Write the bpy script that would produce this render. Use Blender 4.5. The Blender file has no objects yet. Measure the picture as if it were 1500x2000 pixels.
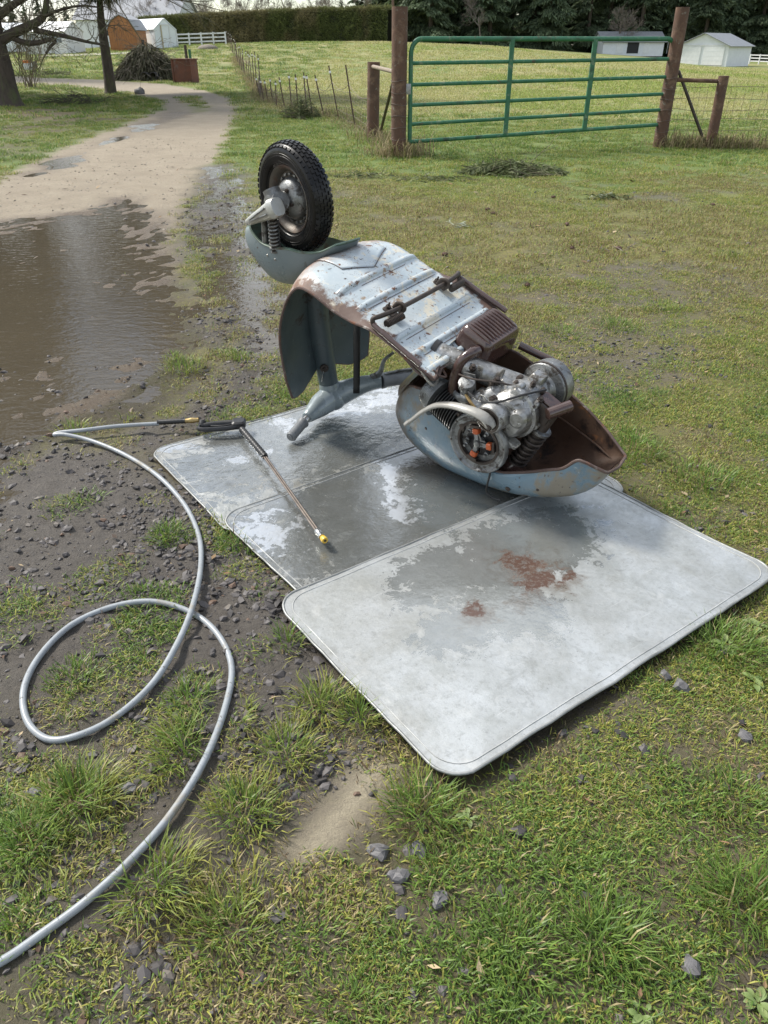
import bpy, bmesh, math, random
import numpy as np
from mathutils import Vector, Matrix
random.seed(7); rng = np.random.default_rng(7)
S = bpy.context.scene
COL = S.collection
R_ = math.radians

# ------------------------------------------------------------------ camera
CAM_H, FPX, YH = 1.5, 1450.0, 90.0            # eye height, focal length in 1500-px units, horizon row
PITCH = math.atan((1000 - YH) / FPX)
cam = bpy.data.cameras.new('camera'); camo = bpy.data.objects.new('camera', cam); COL.objects.link(camo)
cam.sensor_fit = 'HORIZONTAL'; cam.sensor_width = 36; cam.lens = 36 * FPX / 1500
cam.clip_start = 0.05; cam.clip_end = 2500
camo.location = (0, 0, CAM_H); camo.rotation_euler = (math.pi / 2 - PITCH, 0, 0)
S.camera = camo
S.render.resolution_x, S.render.resolution_y = 768, 1024

# ------------------------------------------------------------------ sky and sun
SUN_EL, SUN_AZ = R_(46), R_(-60)              # azimuth from +Y, clockwise positive
w = bpy.data.worlds.new('World'); S.world = w; w.use_nodes = True
nt = w.node_tree; nt.nodes.clear()
out = nt.nodes.new('ShaderNodeOutputWorld'); bg = nt.nodes.new('ShaderNodeBackground')
sky = nt.nodes.new('ShaderNodeTexSky'); sky.sky_type = 'NISHITA'; sky.sun_disc = False
sky.sun_elevation = SUN_EL; sky.sun_rotation = SUN_AZ; sky.air_density = 1.0; sky.dust_density = 0.6
tc = nt.nodes.new('ShaderNodeTexCoord'); mp = nt.nodes.new('ShaderNodeMapping'); mp.inputs['Scale'].default_value = (1, 1, 2.6)
nz = nt.nodes.new('ShaderNodeTexNoise'); nz.inputs['Scale'].default_value = 2.3; nz.inputs['Detail'].default_value = 7
rp = nt.nodes.new('ShaderNodeValToRGB'); rp.color_ramp.elements[0].position = .40; rp.color_ramp.elements[1].position = .62
nz2 = nt.nodes.new('ShaderNodeTexNoise'); nz2.inputs['Scale'].default_value = 4.2; nz2.inputs['Detail'].default_value = 5
cr = nt.nodes.new('ShaderNodeValToRGB'); cr.color_ramp.elements[0].color = (5.6, 5.9, 6.3, 1); cr.color_ramp.elements[1].color = (10.0, 10.0, 9.9, 1)
cr.color_ramp.elements[0].position = .3; cr.color_ramp.elements[1].position = .7
mx = nt.nodes.new('ShaderNodeMixRGB')
L = nt.links.new
L(tc.outputs['Generated'], mp.inputs['Vector']); L(mp.outputs[0], nz.inputs['Vector']); L(mp.outputs[0], nz2.inputs['Vector'])
L(nz.outputs['Fac'], rp.inputs[0]); L(nz2.outputs['Fac'], cr.inputs[0])
L(rp.outputs[0], mx.inputs[0]); L(sky.outputs[0], mx.inputs[1]); L(cr.outputs[0], mx.inputs[2])
L(mx.outputs[0], bg.inputs[0]); bg.inputs[1].default_value = 0.088; L(bg.outputs[0], out.inputs[0])
sl = bpy.data.lights.new('sun', 'SUN'); so = bpy.data.objects.new('sun', sl); COL.objects.link(so)
sl.energy = 2.9; sl.angle = R_(10); sl.color = (1, .95, .87)
sd = Vector((math.sin(SUN_AZ) * math.cos(SUN_EL), math.cos(SUN_AZ) * math.cos(SUN_EL), math.sin(SUN_EL)))
so.rotation_euler = sd.to_track_quat('Z', 'Y').to_euler(); so.location = sd * 30
vs = S.view_settings; vs.view_transform = 'Standard'; vs.look = 'None'; vs.exposure = 1.0; vs.gamma = 1
vs.use_curve_mapping = False

# ------------------------------------------------------------------ measuring helpers (photo row/column -> place)
_c, _s = math.cos(PITCH), math.sin(PITCH)
FW, UP, RT, CO = np.array([0, _c, -_s]), np.array([0, _s, _c]), np.array([1., 0, 0]), np.array([0, 0, CAM_H])
def ray(x, y): return FW + RT * (x - 750) / FPX - UP * (y - 1000) / FPX
def G(x, y, z=0.):
    d = ray(x, y); return CO + d * ((z - CAM_H) / d[2])
def AT(x, y, Y):
    d = ray(x, y); return CO + d * (Y / d[1])

# ------------------------------------------------------------------ object helpers
def link(o, parent=None):
    COL.objects.link(o)
    if parent is not None: o.parent = parent
    return o
def tag(o, label=None, cat=None, group=None, kind=None):
    if label: o['label'] = label
    if cat: o['category'] = cat
    if group: o['group'] = group
    if kind: o['kind'] = kind
    return o
def empty(name, loc, label, cat, group=None, rot=None):
    o = bpy.data.objects.new(name, None); o.empty_display_size = .1; o.location = loc
    if rot is not None: o.rotation_euler = rot
    link(o); return tag(o, label, cat, group)
def unit(v):
    v = np.asarray(v, float); n = np.linalg.norm(v); return v / n if n > 1e-12 else v
def catmull(P, n=8):
    P = np.asarray(P, float)
    if len(P) < 3: 
        t = np.linspace(0, 1, n + 1)[:, None]; return P[0] * (1 - t) + P[1] * t
    Q = np.vstack([2 * P[0] - P[1], P, 2 * P[-1] - P[-2]]); o = []
    for i in range(1, len(Q) - 2):
        p0, p1, p2, p3 = Q[i - 1:i + 3]
        for k in range(n):
            t = k / n
            o.append(.5 * ((2 * p1) + (p2 - p0) * t + (2 * p0 - 5 * p1 + 4 * p2 - p3) * t * t + (3 * p1 - p0 - 3 * p2 + p3) * t ** 3))
    o.append(P[-1]); return np.array(o)
class MB:
    def __init__(s): s.v = []; s.f = []
    def add(s, V, F):
        b = len(s.v); s.v.extend([tuple(map(float, p)) for p in V]); s.f.extend([tuple(int(i) + b for i in f) for f in F]); return s
    def box(s, c, d, rot=None, taper=1.0):
        c = np.array(c, float); hx, hy, hz = np.array(d) / 2.
        V = np.array([(x * (taper if z > 0 else 1), y * (taper if z > 0 else 1), z) for z in (-hz, hz) for x, y in ((-hx, -hy), (hx, -hy), (hx, hy), (-hx, hy))])
        if rot is not None: V = V @ np.array(rot).T
        return s.add(V + c, [(3, 2, 1, 0), (4, 5, 6, 7), (0, 1, 5, 4), (1, 2, 6, 5), (2, 3, 7, 6), (3, 0, 4, 7)])
    def rbox(s, c, d, r, rot=None, n=3, top=1.0):
        # box rounded about its vertical edges and softly at the rims
        hx, hy, hz = np.array(d) / 2.; ring = []
        for cx, cy, a0 in ((hx - r, hy - r, 0), (-hx + r, hy - r, 90), (-hx + r, -hy + r, 180), (hx - r, -hy + r, 270)):
            for k in range(n + 1):
                a = R_(a0 + 90 * k / n); ring.append((cx + r * math.cos(a), cy + r * math.sin(a)))
        ring = np.array(ring); m = len(ring); e = min(r * .5, hz * .5)
        rows = [(-hz, 1 - e / max(hx, hy)), (-hz + e, 1), (hz - e, top), (hz, top * (1 - e / max(hx, hy)))]
        V = np.array([(x * k, y * k, z) for z, k in rows for x, y in ring])
        if rot is not None: V = V @ np.array(rot).T
        F = [(j * m + i, j * m + (i + 1) % m, (j + 1) * m + (i + 1) % m, (j + 1) * m + i) for j in range(3) for i in range(m)]
        F += [tuple(range(m - 1, -1, -1)), tuple(range(3 * m, 4 * m))]
        return s.add(V + np.array(c, float), F)
    def tube(s, P, r, seg=8, closed=False, cap=True, sq=None):
        P = np.asarray(P, float); n = len(P); r = np.broadcast_to(np.asarray(r, float), (n,))
        T = np.zeros_like(P)
        if closed: T = np.roll(P, -1, 0) - np.roll(P, 1, 0)
        else: T[1:-1] = P[2:] - P[:-2]; T[0] = P[1] - P[0]; T[-1] = P[-1] - P[-2]
        T /= np.maximum(np.linalg.norm(T, axis=1), 1e-12)[:, None]
        a = np.array([0, 0, 1.]) if abs(T[0][2]) < .9 else np.array([1., 0, 0])
        N = unit(np.cross(T[0], a)); V = []
        for i in range(n):
            N = unit(N - T[i] * (N @ T[i])); B = np.cross(T[i], N)
            for k in range(seg):
                q = 2 * math.pi * k / seg
                V.append(P[i] + r[i] * (math.cos(q) * N + math.sin(q) * B * (sq or 1)))
        F = []
        m = n if closed else n - 1
        for i in range(m):
            j = (i + 1) % n
            for k in range(seg):
                l = (k + 1) % seg; F.append((i * seg + k, i * seg + l, j * seg + l, j * seg + k))
        if cap and not closed: F += [tuple(range(seg - 1, -1, -1)), tuple((n - 1) * seg + k for k in range(seg))]
        return s.add(V, F)
    def lathe(s, prof, o=(0, 0, 0), ax=(0, 1, 0), seg=32, cap=True):
        # prof: (distance along axis, radius)
        a = unit(ax); h = np.array([0, 0, 1.]) if abs(a[2]) < .9 else np.array([1., 0, 0])
        X = unit(np.cross(h, a)); Y = np.cross(a, X); o = np.array(o, float); V = []
        for d, r in prof:
            for k in range(seg):
                q = 2 * math.pi * k / seg; V.append(o + a * d + r * (math.cos(q) * X + math.sin(q) * Y))
        n = len(prof); F = [(i * seg + k, i * seg + (k + 1) % seg, (i + 1) * seg + (k + 1) % seg, (i + 1) * seg + k) for i in range(n - 1) for k in range(seg)]
        if cap:
            if prof[0][1] > 1e-5: F.append(tuple(range(seg - 1, -1, -1)))
            if prof[-1][1] > 1e-5: F.append(tuple((n - 1) * seg + k for k in range(seg)))
        return s.add(V, F)
    def grid(s, A, flip=False):
        A = np.asarray(A, float); n, m = A.shape[:2]
        F = [(i * m + j, i * m + j + 1, (i + 1) * m + j + 1, (i + 1) * m + j) for i in range(n - 1) for j in range(m - 1)]
        if flip: F = [f[::-1] for f in F]
        return s.add(A.reshape(-1, 3), F)
    def sphere(s, c, r, seg=12, rings=8, rot=None):
        r = np.broadcast_to(np.asarray(r, float), (3,)); V = [(0, 0, 1.)]
        for i in range(1, rings):
            p = math.pi * i / rings
            V += [(math.sin(p) * math.cos(2 * math.pi * k / seg), math.sin(p) * math.sin(2 * math.pi * k / seg), math.cos(p)) for k in range(seg)]
        V.append((0, 0, -1.)); V = np.array(V) * r
        if rot is not None: V = V @ np.array(rot).T
        F = [(0, 1 + k, 1 + (k + 1) % seg) for k in range(seg)]
        for i in range(rings - 2):
            F += [(1 + i * seg + k, 1 + (i + 1) * seg + k, 1 + (i + 1) * seg + (k + 1) % seg, 1 + i * seg + (k + 1) % seg) for k in range(seg)]
        e = len(V) - 1; b = 1 + (rings - 2) * seg
        F += [(e, b + (k + 1) % seg, b + k) for k in range(seg)]
        return s.add(V + np.array(c, float), F)
    def build(s, name, mat, parent=None, smooth=40, loc=None):
        me = bpy.data.meshes.new(name); me.from_pydata(s.v, [], s.f); me.update()
        bm = bmesh.new(); bm.from_mesh(me); bmesh.ops.recalc_face_normals(bm, faces=bm.faces); bm.to_mesh(me); bm.free()
        if smooth:
            me.shade_smooth(); me.set_sharp_from_angle(angle=R_(smooth))
        o = bpy.data.objects.new(name, me); me.materials.append(mat)
        if loc is not None: o.location = loc
        return link(o, parent)
def np_mesh(name, V, F, mat, col=None, smooth=False, mats=None):
    # V (n,3), F (m,k) arrays, colour per vertex optional
    V = np.asarray(V, np.float32); F = np.asarray(F, np.int32); k = F.shape[1]
    me = bpy.data.meshes.new(name); me.vertices.add(len(V)); me.vertices.foreach_set('co', V.ravel())
    me.loops.add(F.size); me.loops.foreach_set('vertex_index', F.ravel())
    me.polygons.add(len(F)); me.polygons.foreach_set('loop_start', np.arange(len(F), dtype=np.int32) * k)
    me.update(calc_edges=True)
    if col is not None:
        for nm, c in (col.items() if isinstance(col, dict) else {'tint': col}.items()):
            a = me.color_attributes.new(nm, 'FLOAT_COLOR', 'POINT'); c = np.asarray(c, np.float32)
            if c.shape[1] == 3: c = np.hstack([c, np.ones((len(c), 1), np.float32)])
            a.data.foreach_set('color', c.ravel())
    if smooth: me.shade_smooth()
    else: me.shade_flat()
    me.materials.append(mat)
    return me
def obj(name, me, parent=None, loc=None):
    o = bpy.data.objects.new(name, me)
    if loc is not None: o.location = loc
    return link(o, parent)

# ------------------------------------------------------------------ numpy noise
_P = rng.random((256, 256)).astype(np.float64)
def vn(x, y, s, o=0.):
    x = np.asarray(x) * s + 17.3 + o; y = np.asarray(y) * s + 41.7 - o * 1.7
    xi = np.floor(x).astype(int); yi = np.floor(y).astype(int); u = x - xi; v = y - yi
    u = u * u * (3 - 2 * u); v = v * v * (3 - 2 * v); a = lambda i, j: _P[(xi + i) & 255, (yi + j) & 255]
    return (a(0, 0) * (1 - u) + a(1, 0) * u) * (1 - v) + (a(0, 1) * (1 - u) + a(1, 1) * u) * v
def fbm(x, y, s, o=0., n=4):
    t = 0; A = 0; a = 1.
    for i in range(n): t = t + a * vn(x, y, s * 2.03 ** i, o + i * 9.1); A += a; a *= .5
    return t / A
def sst(a, b, x):
    t = np.clip((np.asarray(x, float) - a) / (b - a), 0, 1); return t * t * (3 - 2 * t)
def sdpoly(x, y, P):
    # signed distance to polygon, positive inside
    x = np.asarray(x, float); y = np.asarray(y, float); P = np.asarray(P, float)[:, :2]
    d = np.full(x.shape, 1e9); ins = np.zeros(x.shape, bool)
    for i in range(len(P)):
        ax, ay = P[i - 1]; bx, by = P[i]; ex, ey = bx - ax, by - ay
        t = np.clip(((x - ax) * ex + (y - ay) * ey) / (ex * ex + ey * ey + 1e-12), 0, 1)
        d = np.minimum(d, (x - ax - t * ex) ** 2 + (y - ay - t * ey) ** 2)
        cnd = (ay > y) != (by > y)
        with np.errstate(divide='ignore', invalid='ignore'):
            xx = (bx - ax) * (y - ay) / (by - ay + 1e-15) + ax
        ins ^= cnd & (x < xx)
    d = np.sqrt(d); return np.where(ins, d, -d)

# ------------------------------------------------------------------ materials
def nodes(name):
    m = bpy.data.materials.new(name); m.use_nodes = True; n = m.node_tree
    return m, n, n.nodes['Principled BSDF'], n.links.new
def rgb(c): return (*c, 1) if len(c) == 3 else c
def noise_node(n, vec, scale, detail=5, rough=.6, dist=0.):
    t = n.nodes.new('ShaderNodeTexNoise'); t.inputs['Scale'].default_value = scale; t.inputs['Detail'].default_value = detail
    t.inputs['Roughness'].default_value = rough; t.inputs['Distortion'].default_value = dist
    if vec is not None: n.links.new(vec, t.inputs['Vector'])
    return t.outputs['Fac']
def ramp(n, fac, a, b, ca=(0, 0, 0), cb=(1, 1, 1)):
    r = n.nodes.new('ShaderNodeValToRGB'); e = r.color_ramp.elements
    e[0].position, e[1].position = min(a, b), max(a, b)
    e[0].color, e[1].color = (rgb(ca), rgb(cb)) if a < b else (rgb(cb), rgb(ca))
    n.links.new(fac, r.inputs[0]); return r.outputs[0]
def mixc(n, fac, a, b, mode='MIX'):
    m = n.nodes.new('ShaderNodeMix'); m.data_type = 'RGBA'; m.blend_type = mode
    for k, s in ((0, fac), (6, a), (7, b)):
        if isinstance(s, (int, float)): m.inputs[k].default_value = s
        elif isinstance(s, (tuple, list)): m.inputs[k].default_value = rgb(s)
        else: n.links.new(s, m.inputs[k])
    return m.outputs[2]
def mth(n, op, a, b=None, clamp=False):
    m = n.nodes.new('ShaderNodeMath'); m.operation = op; m.use_clamp = clamp
    for k, s in ((0, a), (1, b)):
        if s is None: continue
        if isinstance(s, (int, float)): m.inputs[k].default_value = s
        else: n.links.new(s, m.inputs[k])
    return m.outputs[0]
def ocoord(n, kind='Object', scale=None):
    t = n.nodes.new('ShaderNodeTexCoord')
    if scale is None: return t.outputs[kind]
    m = n.nodes.new('ShaderNodeMapping'); m.inputs['Scale'].default_value = scale; n.links.new(t.outputs[kind], m.inputs[0]); return m.outputs[0]
def bump(n, h, strength, dist=.01, normal=None):
    b = n.nodes.new('ShaderNodeBump'); b.inputs['Strength'].default_value = strength; b.inputs['Distance'].default_value = dist
    n.links.new(h, b.inputs['Height'])
    if normal is not None: n.links.new(normal, b.inputs['Normal'])
    return b.outputs[0]
def pmat(name, c1, c2=None, scale=6., rough=.5, r2=None, metal=0., spots=(), bmp=0., bscale=60., bdist=.004, coat=0., spec=.5, stretch=None):
    m, n, p, l = nodes(name); vec = ocoord(n, 'Object', stretch); c = rgb(c1)
    if c2 is not None: c = mixc(n, ramp(n, noise_node(n, vec, scale, 6, .65), .35, .65), c1, c2)
    rr = rough
    if r2 is not None: rr = ramp(n, noise_node(n, vec, scale * 1.7, 5), .35, .65, (rough,) * 3, (r2,) * 3)
    mt = metal
    for i, sp in enumerate(spots):           # (colour, scale, lo, hi, roughness)
        f = ramp(n, noise_node(n, vec, sp[1], 8, .68, .4), sp[2], sp[3]); c = mixc(n, f, c, sp[0])
        rr = mixc(n, f, (rr,) * 3 if isinstance(rr, (int, float)) else rr, (sp[4],) * 3)
        if metal: mt = mixc(n, f, (mt,) * 3 if isinstance(mt, (int, float)) else mt, (0, 0, 0))
    for k, v in (('Base Color', c), ('Roughness', rr), ('Metallic', mt)):
        if isinstance(v, (int, float)): p.inputs[k].default_value = v
        elif isinstance(v, tuple): p.inputs[k].default_value = v
        else: l(v, p.inputs[k])
    p.inputs['Specular IOR Level'].default_value = spec; p.inputs['Coat Weight'].default_value = coat; p.inputs['Coat Roughness'].default_value = .08
    if bmp: l(bump(n, noise_node(n, vec, bscale, 5), bmp, bdist), p.inputs['Normal'])
    return m
def tintmat(name, rough=.6, spec=.3, trans=0., mul=None):
    m, n, p, l = nodes(name); a = n.nodes.new('ShaderNodeVertexColor'); a.layer_name = 'tint'
    l(a.outputs['Color'], p.inputs['Base Color']); p.inputs['Roughness'].default_value = rough; p.inputs['Specular IOR Level'].default_value = spec
    if trans:
        o = n.nodes['Material Output']; t = n.nodes.new('ShaderNodeBsdfTranslucent'); l(a.outputs['Color'], t.inputs[0])
        x = n.nodes.new('ShaderNodeMixShader'); x.inputs[0].default_value = trans; l(p.outputs[0], x.inputs[1]); l(t.outputs[0], x.inputs[2]); l(x.outputs[0], o.inputs[0])
    return m
RUST = (.16, .06, .028)
# ------------------------------------------------------------------ the lie of the land
GP = lambda pts: np.array([G(*p)[:2] for p in pts])
DRIVE = np.vstack([GP([(462, 215), (446, 258), (425, 305), (400, 345), (372, 385), (345, 430), (330, 560), (300, 720), (180, 800), (0, 860)]), [(-3.2, 2.4), (-7.5, 3.4), (-7.5, 8.2)],
                   GP([(-120, 405), (0, 352), (100, 300), (230, 248), (325, 212), (312, 196), (250, 181), (120, 166), (0, 161), (-150, 160), (-150, 149), (0, 149), (80, 154), (200, 157), (320, 164), (400, 177), (448, 194)])])
MEDIAN = GP([(352, 190), (382, 186), (402, 203), (404, 219), (384, 219), (372, 205)])
PUD = np.vstack([GP([(0, 428), (60, 424), (150, 411), (200, 402), (214, 387), (264, 385), (284, 407), (318, 430), (340, 470), (362, 540), (392, 620), (415, 690), (380, 770), (300, 822), (180, 850), (60, 900), (0, 935)]),
                 [(-1.9, 2.75), (-3.6, 3.1), (-5.4, 4.6), (-5.6, 6.6), (-4.2, 7.4)]])
SHAL = GP([(395, 325), (450, 318), (490, 372), (510, 440), (520, 520), (556, 600), (545, 700), (520, 790), (440, 830), (330, 840), (400, 760), (425, 690), (398, 610), (366, 530), (345, 455), (375, 385)])
MUD = np.vstack([GP([(0, 860), (180, 845), (310, 830), (420, 955), (560, 1130), (640, 1290), (760, 1450), (800, 1530), (700, 1620), (620, 1720), (560, 1800), (480, 1760), (400, 1880), (300, 1990), (120, 2080), (0, 2100)]), [(-1.3, .5), (-2.4, 2.2)]])
SAND = GP([(700, 1478), (790, 1490), (735, 1590), (660, 1660), (590, 1700), (545, 1660), (600, 1610), (645, 1535)])
VERGE = GP([(20, 345), (90, 318), (150, 292), (200, 272), (262, 246), (330, 220), (362, 214), (372, 222), (310, 250), (220, 285), (140, 325), (60, 352)])
LITTER = GP([(0, 205), (60, 210), (160, 215), (240, 232), (170, 250), (80, 275), (0, 298)])
SH_C = {'near': ((.478, 1.893), 36.0, 1.42, .86), 'mid': ((.182, 2.443), 37.0, 1.40, .80), 'far': ((-.222, 2.962), 35.4, 1.39, .82)}
def rectpts(c, a, L_, W_, g=0.):
    ca, sa = math.cos(R_(a)), math.sin(R_(a)); o = []
    for sx, sy in ((-1, -1), (1, -1), (1, 1), (-1, 1)):
        x, y = sx * (L_ / 2 + g), sy * (W_ / 2 + g); o.append((c[0] + x * ca - y * sa, c[1] + x * sa + y * ca))
    return np.array(o)
# green tufts seen in the photo: (column, row, radius m, blade length m)
TUFTS = [(300, 1735, .11, .075), (825, 1585, .10, .06), (430, 1420, .10, .06), (150, 1575, .10, .09), (380, 1480, .12, .07), (370, 1370, .10, .055), (140, 1330, .10, .05), (150, 850, .12, .07), (362, 718, .13, .07),
         (550, 765, .12, .07), (560, 1475, .09, .05), (480, 1590, .10, .05), (760, 1230, .05, .04), (290, 1170, .10, .05), (480, 1060, .10, .05), (560, 1080, .09, .05), (330, 1050, .08, .04), (100, 1440, .10, .04),
         (450, 1820, .13, .038), (600, 1840, .13, .034), (860, 1720, .08, .035), (80, 1830, .10, .035), (1170, 1830, .10, .075), (1460, 1770, .10, .09), (1000, 1840, .12, .04), (690, 1960, .13, .038), (60, 1650, .10, .05), (1430, 1560, .10, .04),
         (340, 700, .08, .05), (440, 690, .12, .035), (470, 700, .09, .035), (250, 820, .06, .03), (1210, 640, .2, .04), (1100, 650, .2, .035), (1330, 455, .22, .05), (1185, 470, .2, .05), (1440, 500, .2, .05), (1290, 600, .2, .04), (1420, 1260, .14, .05), (1380, 940, .2, .04), (1240, 880, .2, .05), (630, 1380, .08, .06), (700, 1400, .07, .05), (560, 1260, .05, .04)]
TW = [(*G(a, b)[:2], r, l) for a, b, r, l in TUFTS]
def rise(x, y):
    x = np.asarray(x, float); y = np.asarray(y, float); yy = np.maximum(y, 1.)
    T = np.interp(x / yy, [-.9, -.44, -.27, -.12, 0, .12, .26, .38, .8], [.7, .9, 1.45, 1.85, 1.9, 1.5, .3, -.65, -1.3])
    return T * np.interp(y, [-50, 42, 52, 90, 105, 3000], [0, 0, .08, .96, 1.0, 1.0])
def masks(x, y):
    n1 = fbm(x, y, 1.3, 3.); n2 = fbm(x, y, 6., 8.); j = (n2 - .5)
    m = {}
    dd = sdpoly(x, y, DRIVE); k = np.clip(np.asarray(y) / 10., .3, 1.)
    m['drive'] = sst(-.20, .14, dd / k + j * .40) * (1 - .8 * sst(-.3, .3, sdpoly(x, y, MEDIAN) + j))
    pd = sdpoly(x, y, PUD); m['pd'] = pd
    m['pud'] = sst(-.22, .18, pd + j * .35)
    m['shal'] = sst(-.25, .3, sdpoly(x, y, SHAL) + j * .5)
    m['verge'] = sst(-.15, .35, sdpoly(x, y, VERGE) + (fbm(x, y, 1.1, 29.) - .5) * .9)
    m['mud'] = sst(-.16, .22, sdpoly(x, y, MUD) + j * .55) * (1 - .35 * sst(1.7, 1.1, np.asarray(y)))
    m['sand'] = sst(-.05, .06, sdpoly(x, y, SAND) + j * .10)
    m['litter'] = sst(-1.2, 1.2, sdpoly(x, y, LITTER) + (n1 - .5) * 3)
    # bare gravelly patches in the mossy yard
    bare = sst(.53, .68, fbm(x, y, .55, 21.)) * .8 * sst(2.0, 3.6, np.asarray(y)) + sst(.60, .72, fbm(x, y, 2.4, 33.)) * .6
    m['bare'] = np.clip(bare * (np.asarray(y) < 16) * sst(13, 9, np.asarray(y)), 0, 1)
    return m
def hz(x, y, m=None):
    if m is None: m = masks(x, y)
    near = sst(14, 5, y)
    z = rise(x, y) + near * ((fbm(x, y, .7, 51.) - .5) * .02 + (fbm(x, y, 5., 61., 3) - .5) * .012)
    z = z - m['pud'] * (.020 * sst(-.1, .9, m['pd']) * (.35 + .65 * sst(3.2, 5.2, y)) + .006) - m['shal'] * .0115 * (1 - m['pud']) + np.maximum(m['pud'], m['shal']) * ((fbm(x, y, 11., 71., 4) - .5) * .046 + (fbm(x, y, 2.2, 76., 2) - .5) * .02)
    z = z - m['verge'] * (.012 + (fbm(x, y, 2.6, 44., 3) - .5) * .05)
    z = z + m['mud'] * (fbm(x, y, 14., 81., 4) - .5) * .030
    for c, a, L_, W_ in SH_C.values():
        z = z - .03 * sst(-.04, .05, sdpoly(x, y, rectpts(c, a, L_, W_)))
    return z
def axis_pts(lo, hi, c0, d0, g):
    o = [c0]; 
    while o[-1] < hi: o.append(o[-1] + d0 + g * max(0, o[-1] - c0))
    b = [c0]
    while b[-1] > lo: b.append(b[-1] - (d0 + .09 * (c0 - b[-1])))
    return np.array(b[:0:-1] + o)
ys = axis_pts(-30, 1500, 1.0, .022, .0105)
xp = [0.]
while xp[-1] < 1500: xp.append(xp[-1] + .022 + .0115 * max(0, xp[-1] - 1.2) + (.05 * max(0, xp[-1] - 60)))
xs = np.array([-v for v in xp[:0:-1]] + xp)
GX, GY = np.meshgrid(xs, ys); gx, gy = GX.ravel(), GY.ravel()
gm = masks(gx, gy); gzz = hz(gx, gy, gm)
ny, nx = GX.shape; idx = np.arange(ny * nx).reshape(ny, nx)
gf = np.stack([idx[:-1, :-1], idx[:-1, 1:], idx[1:, 1:], idx[1:, :-1]], -1).reshape(-1, 4)

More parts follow.
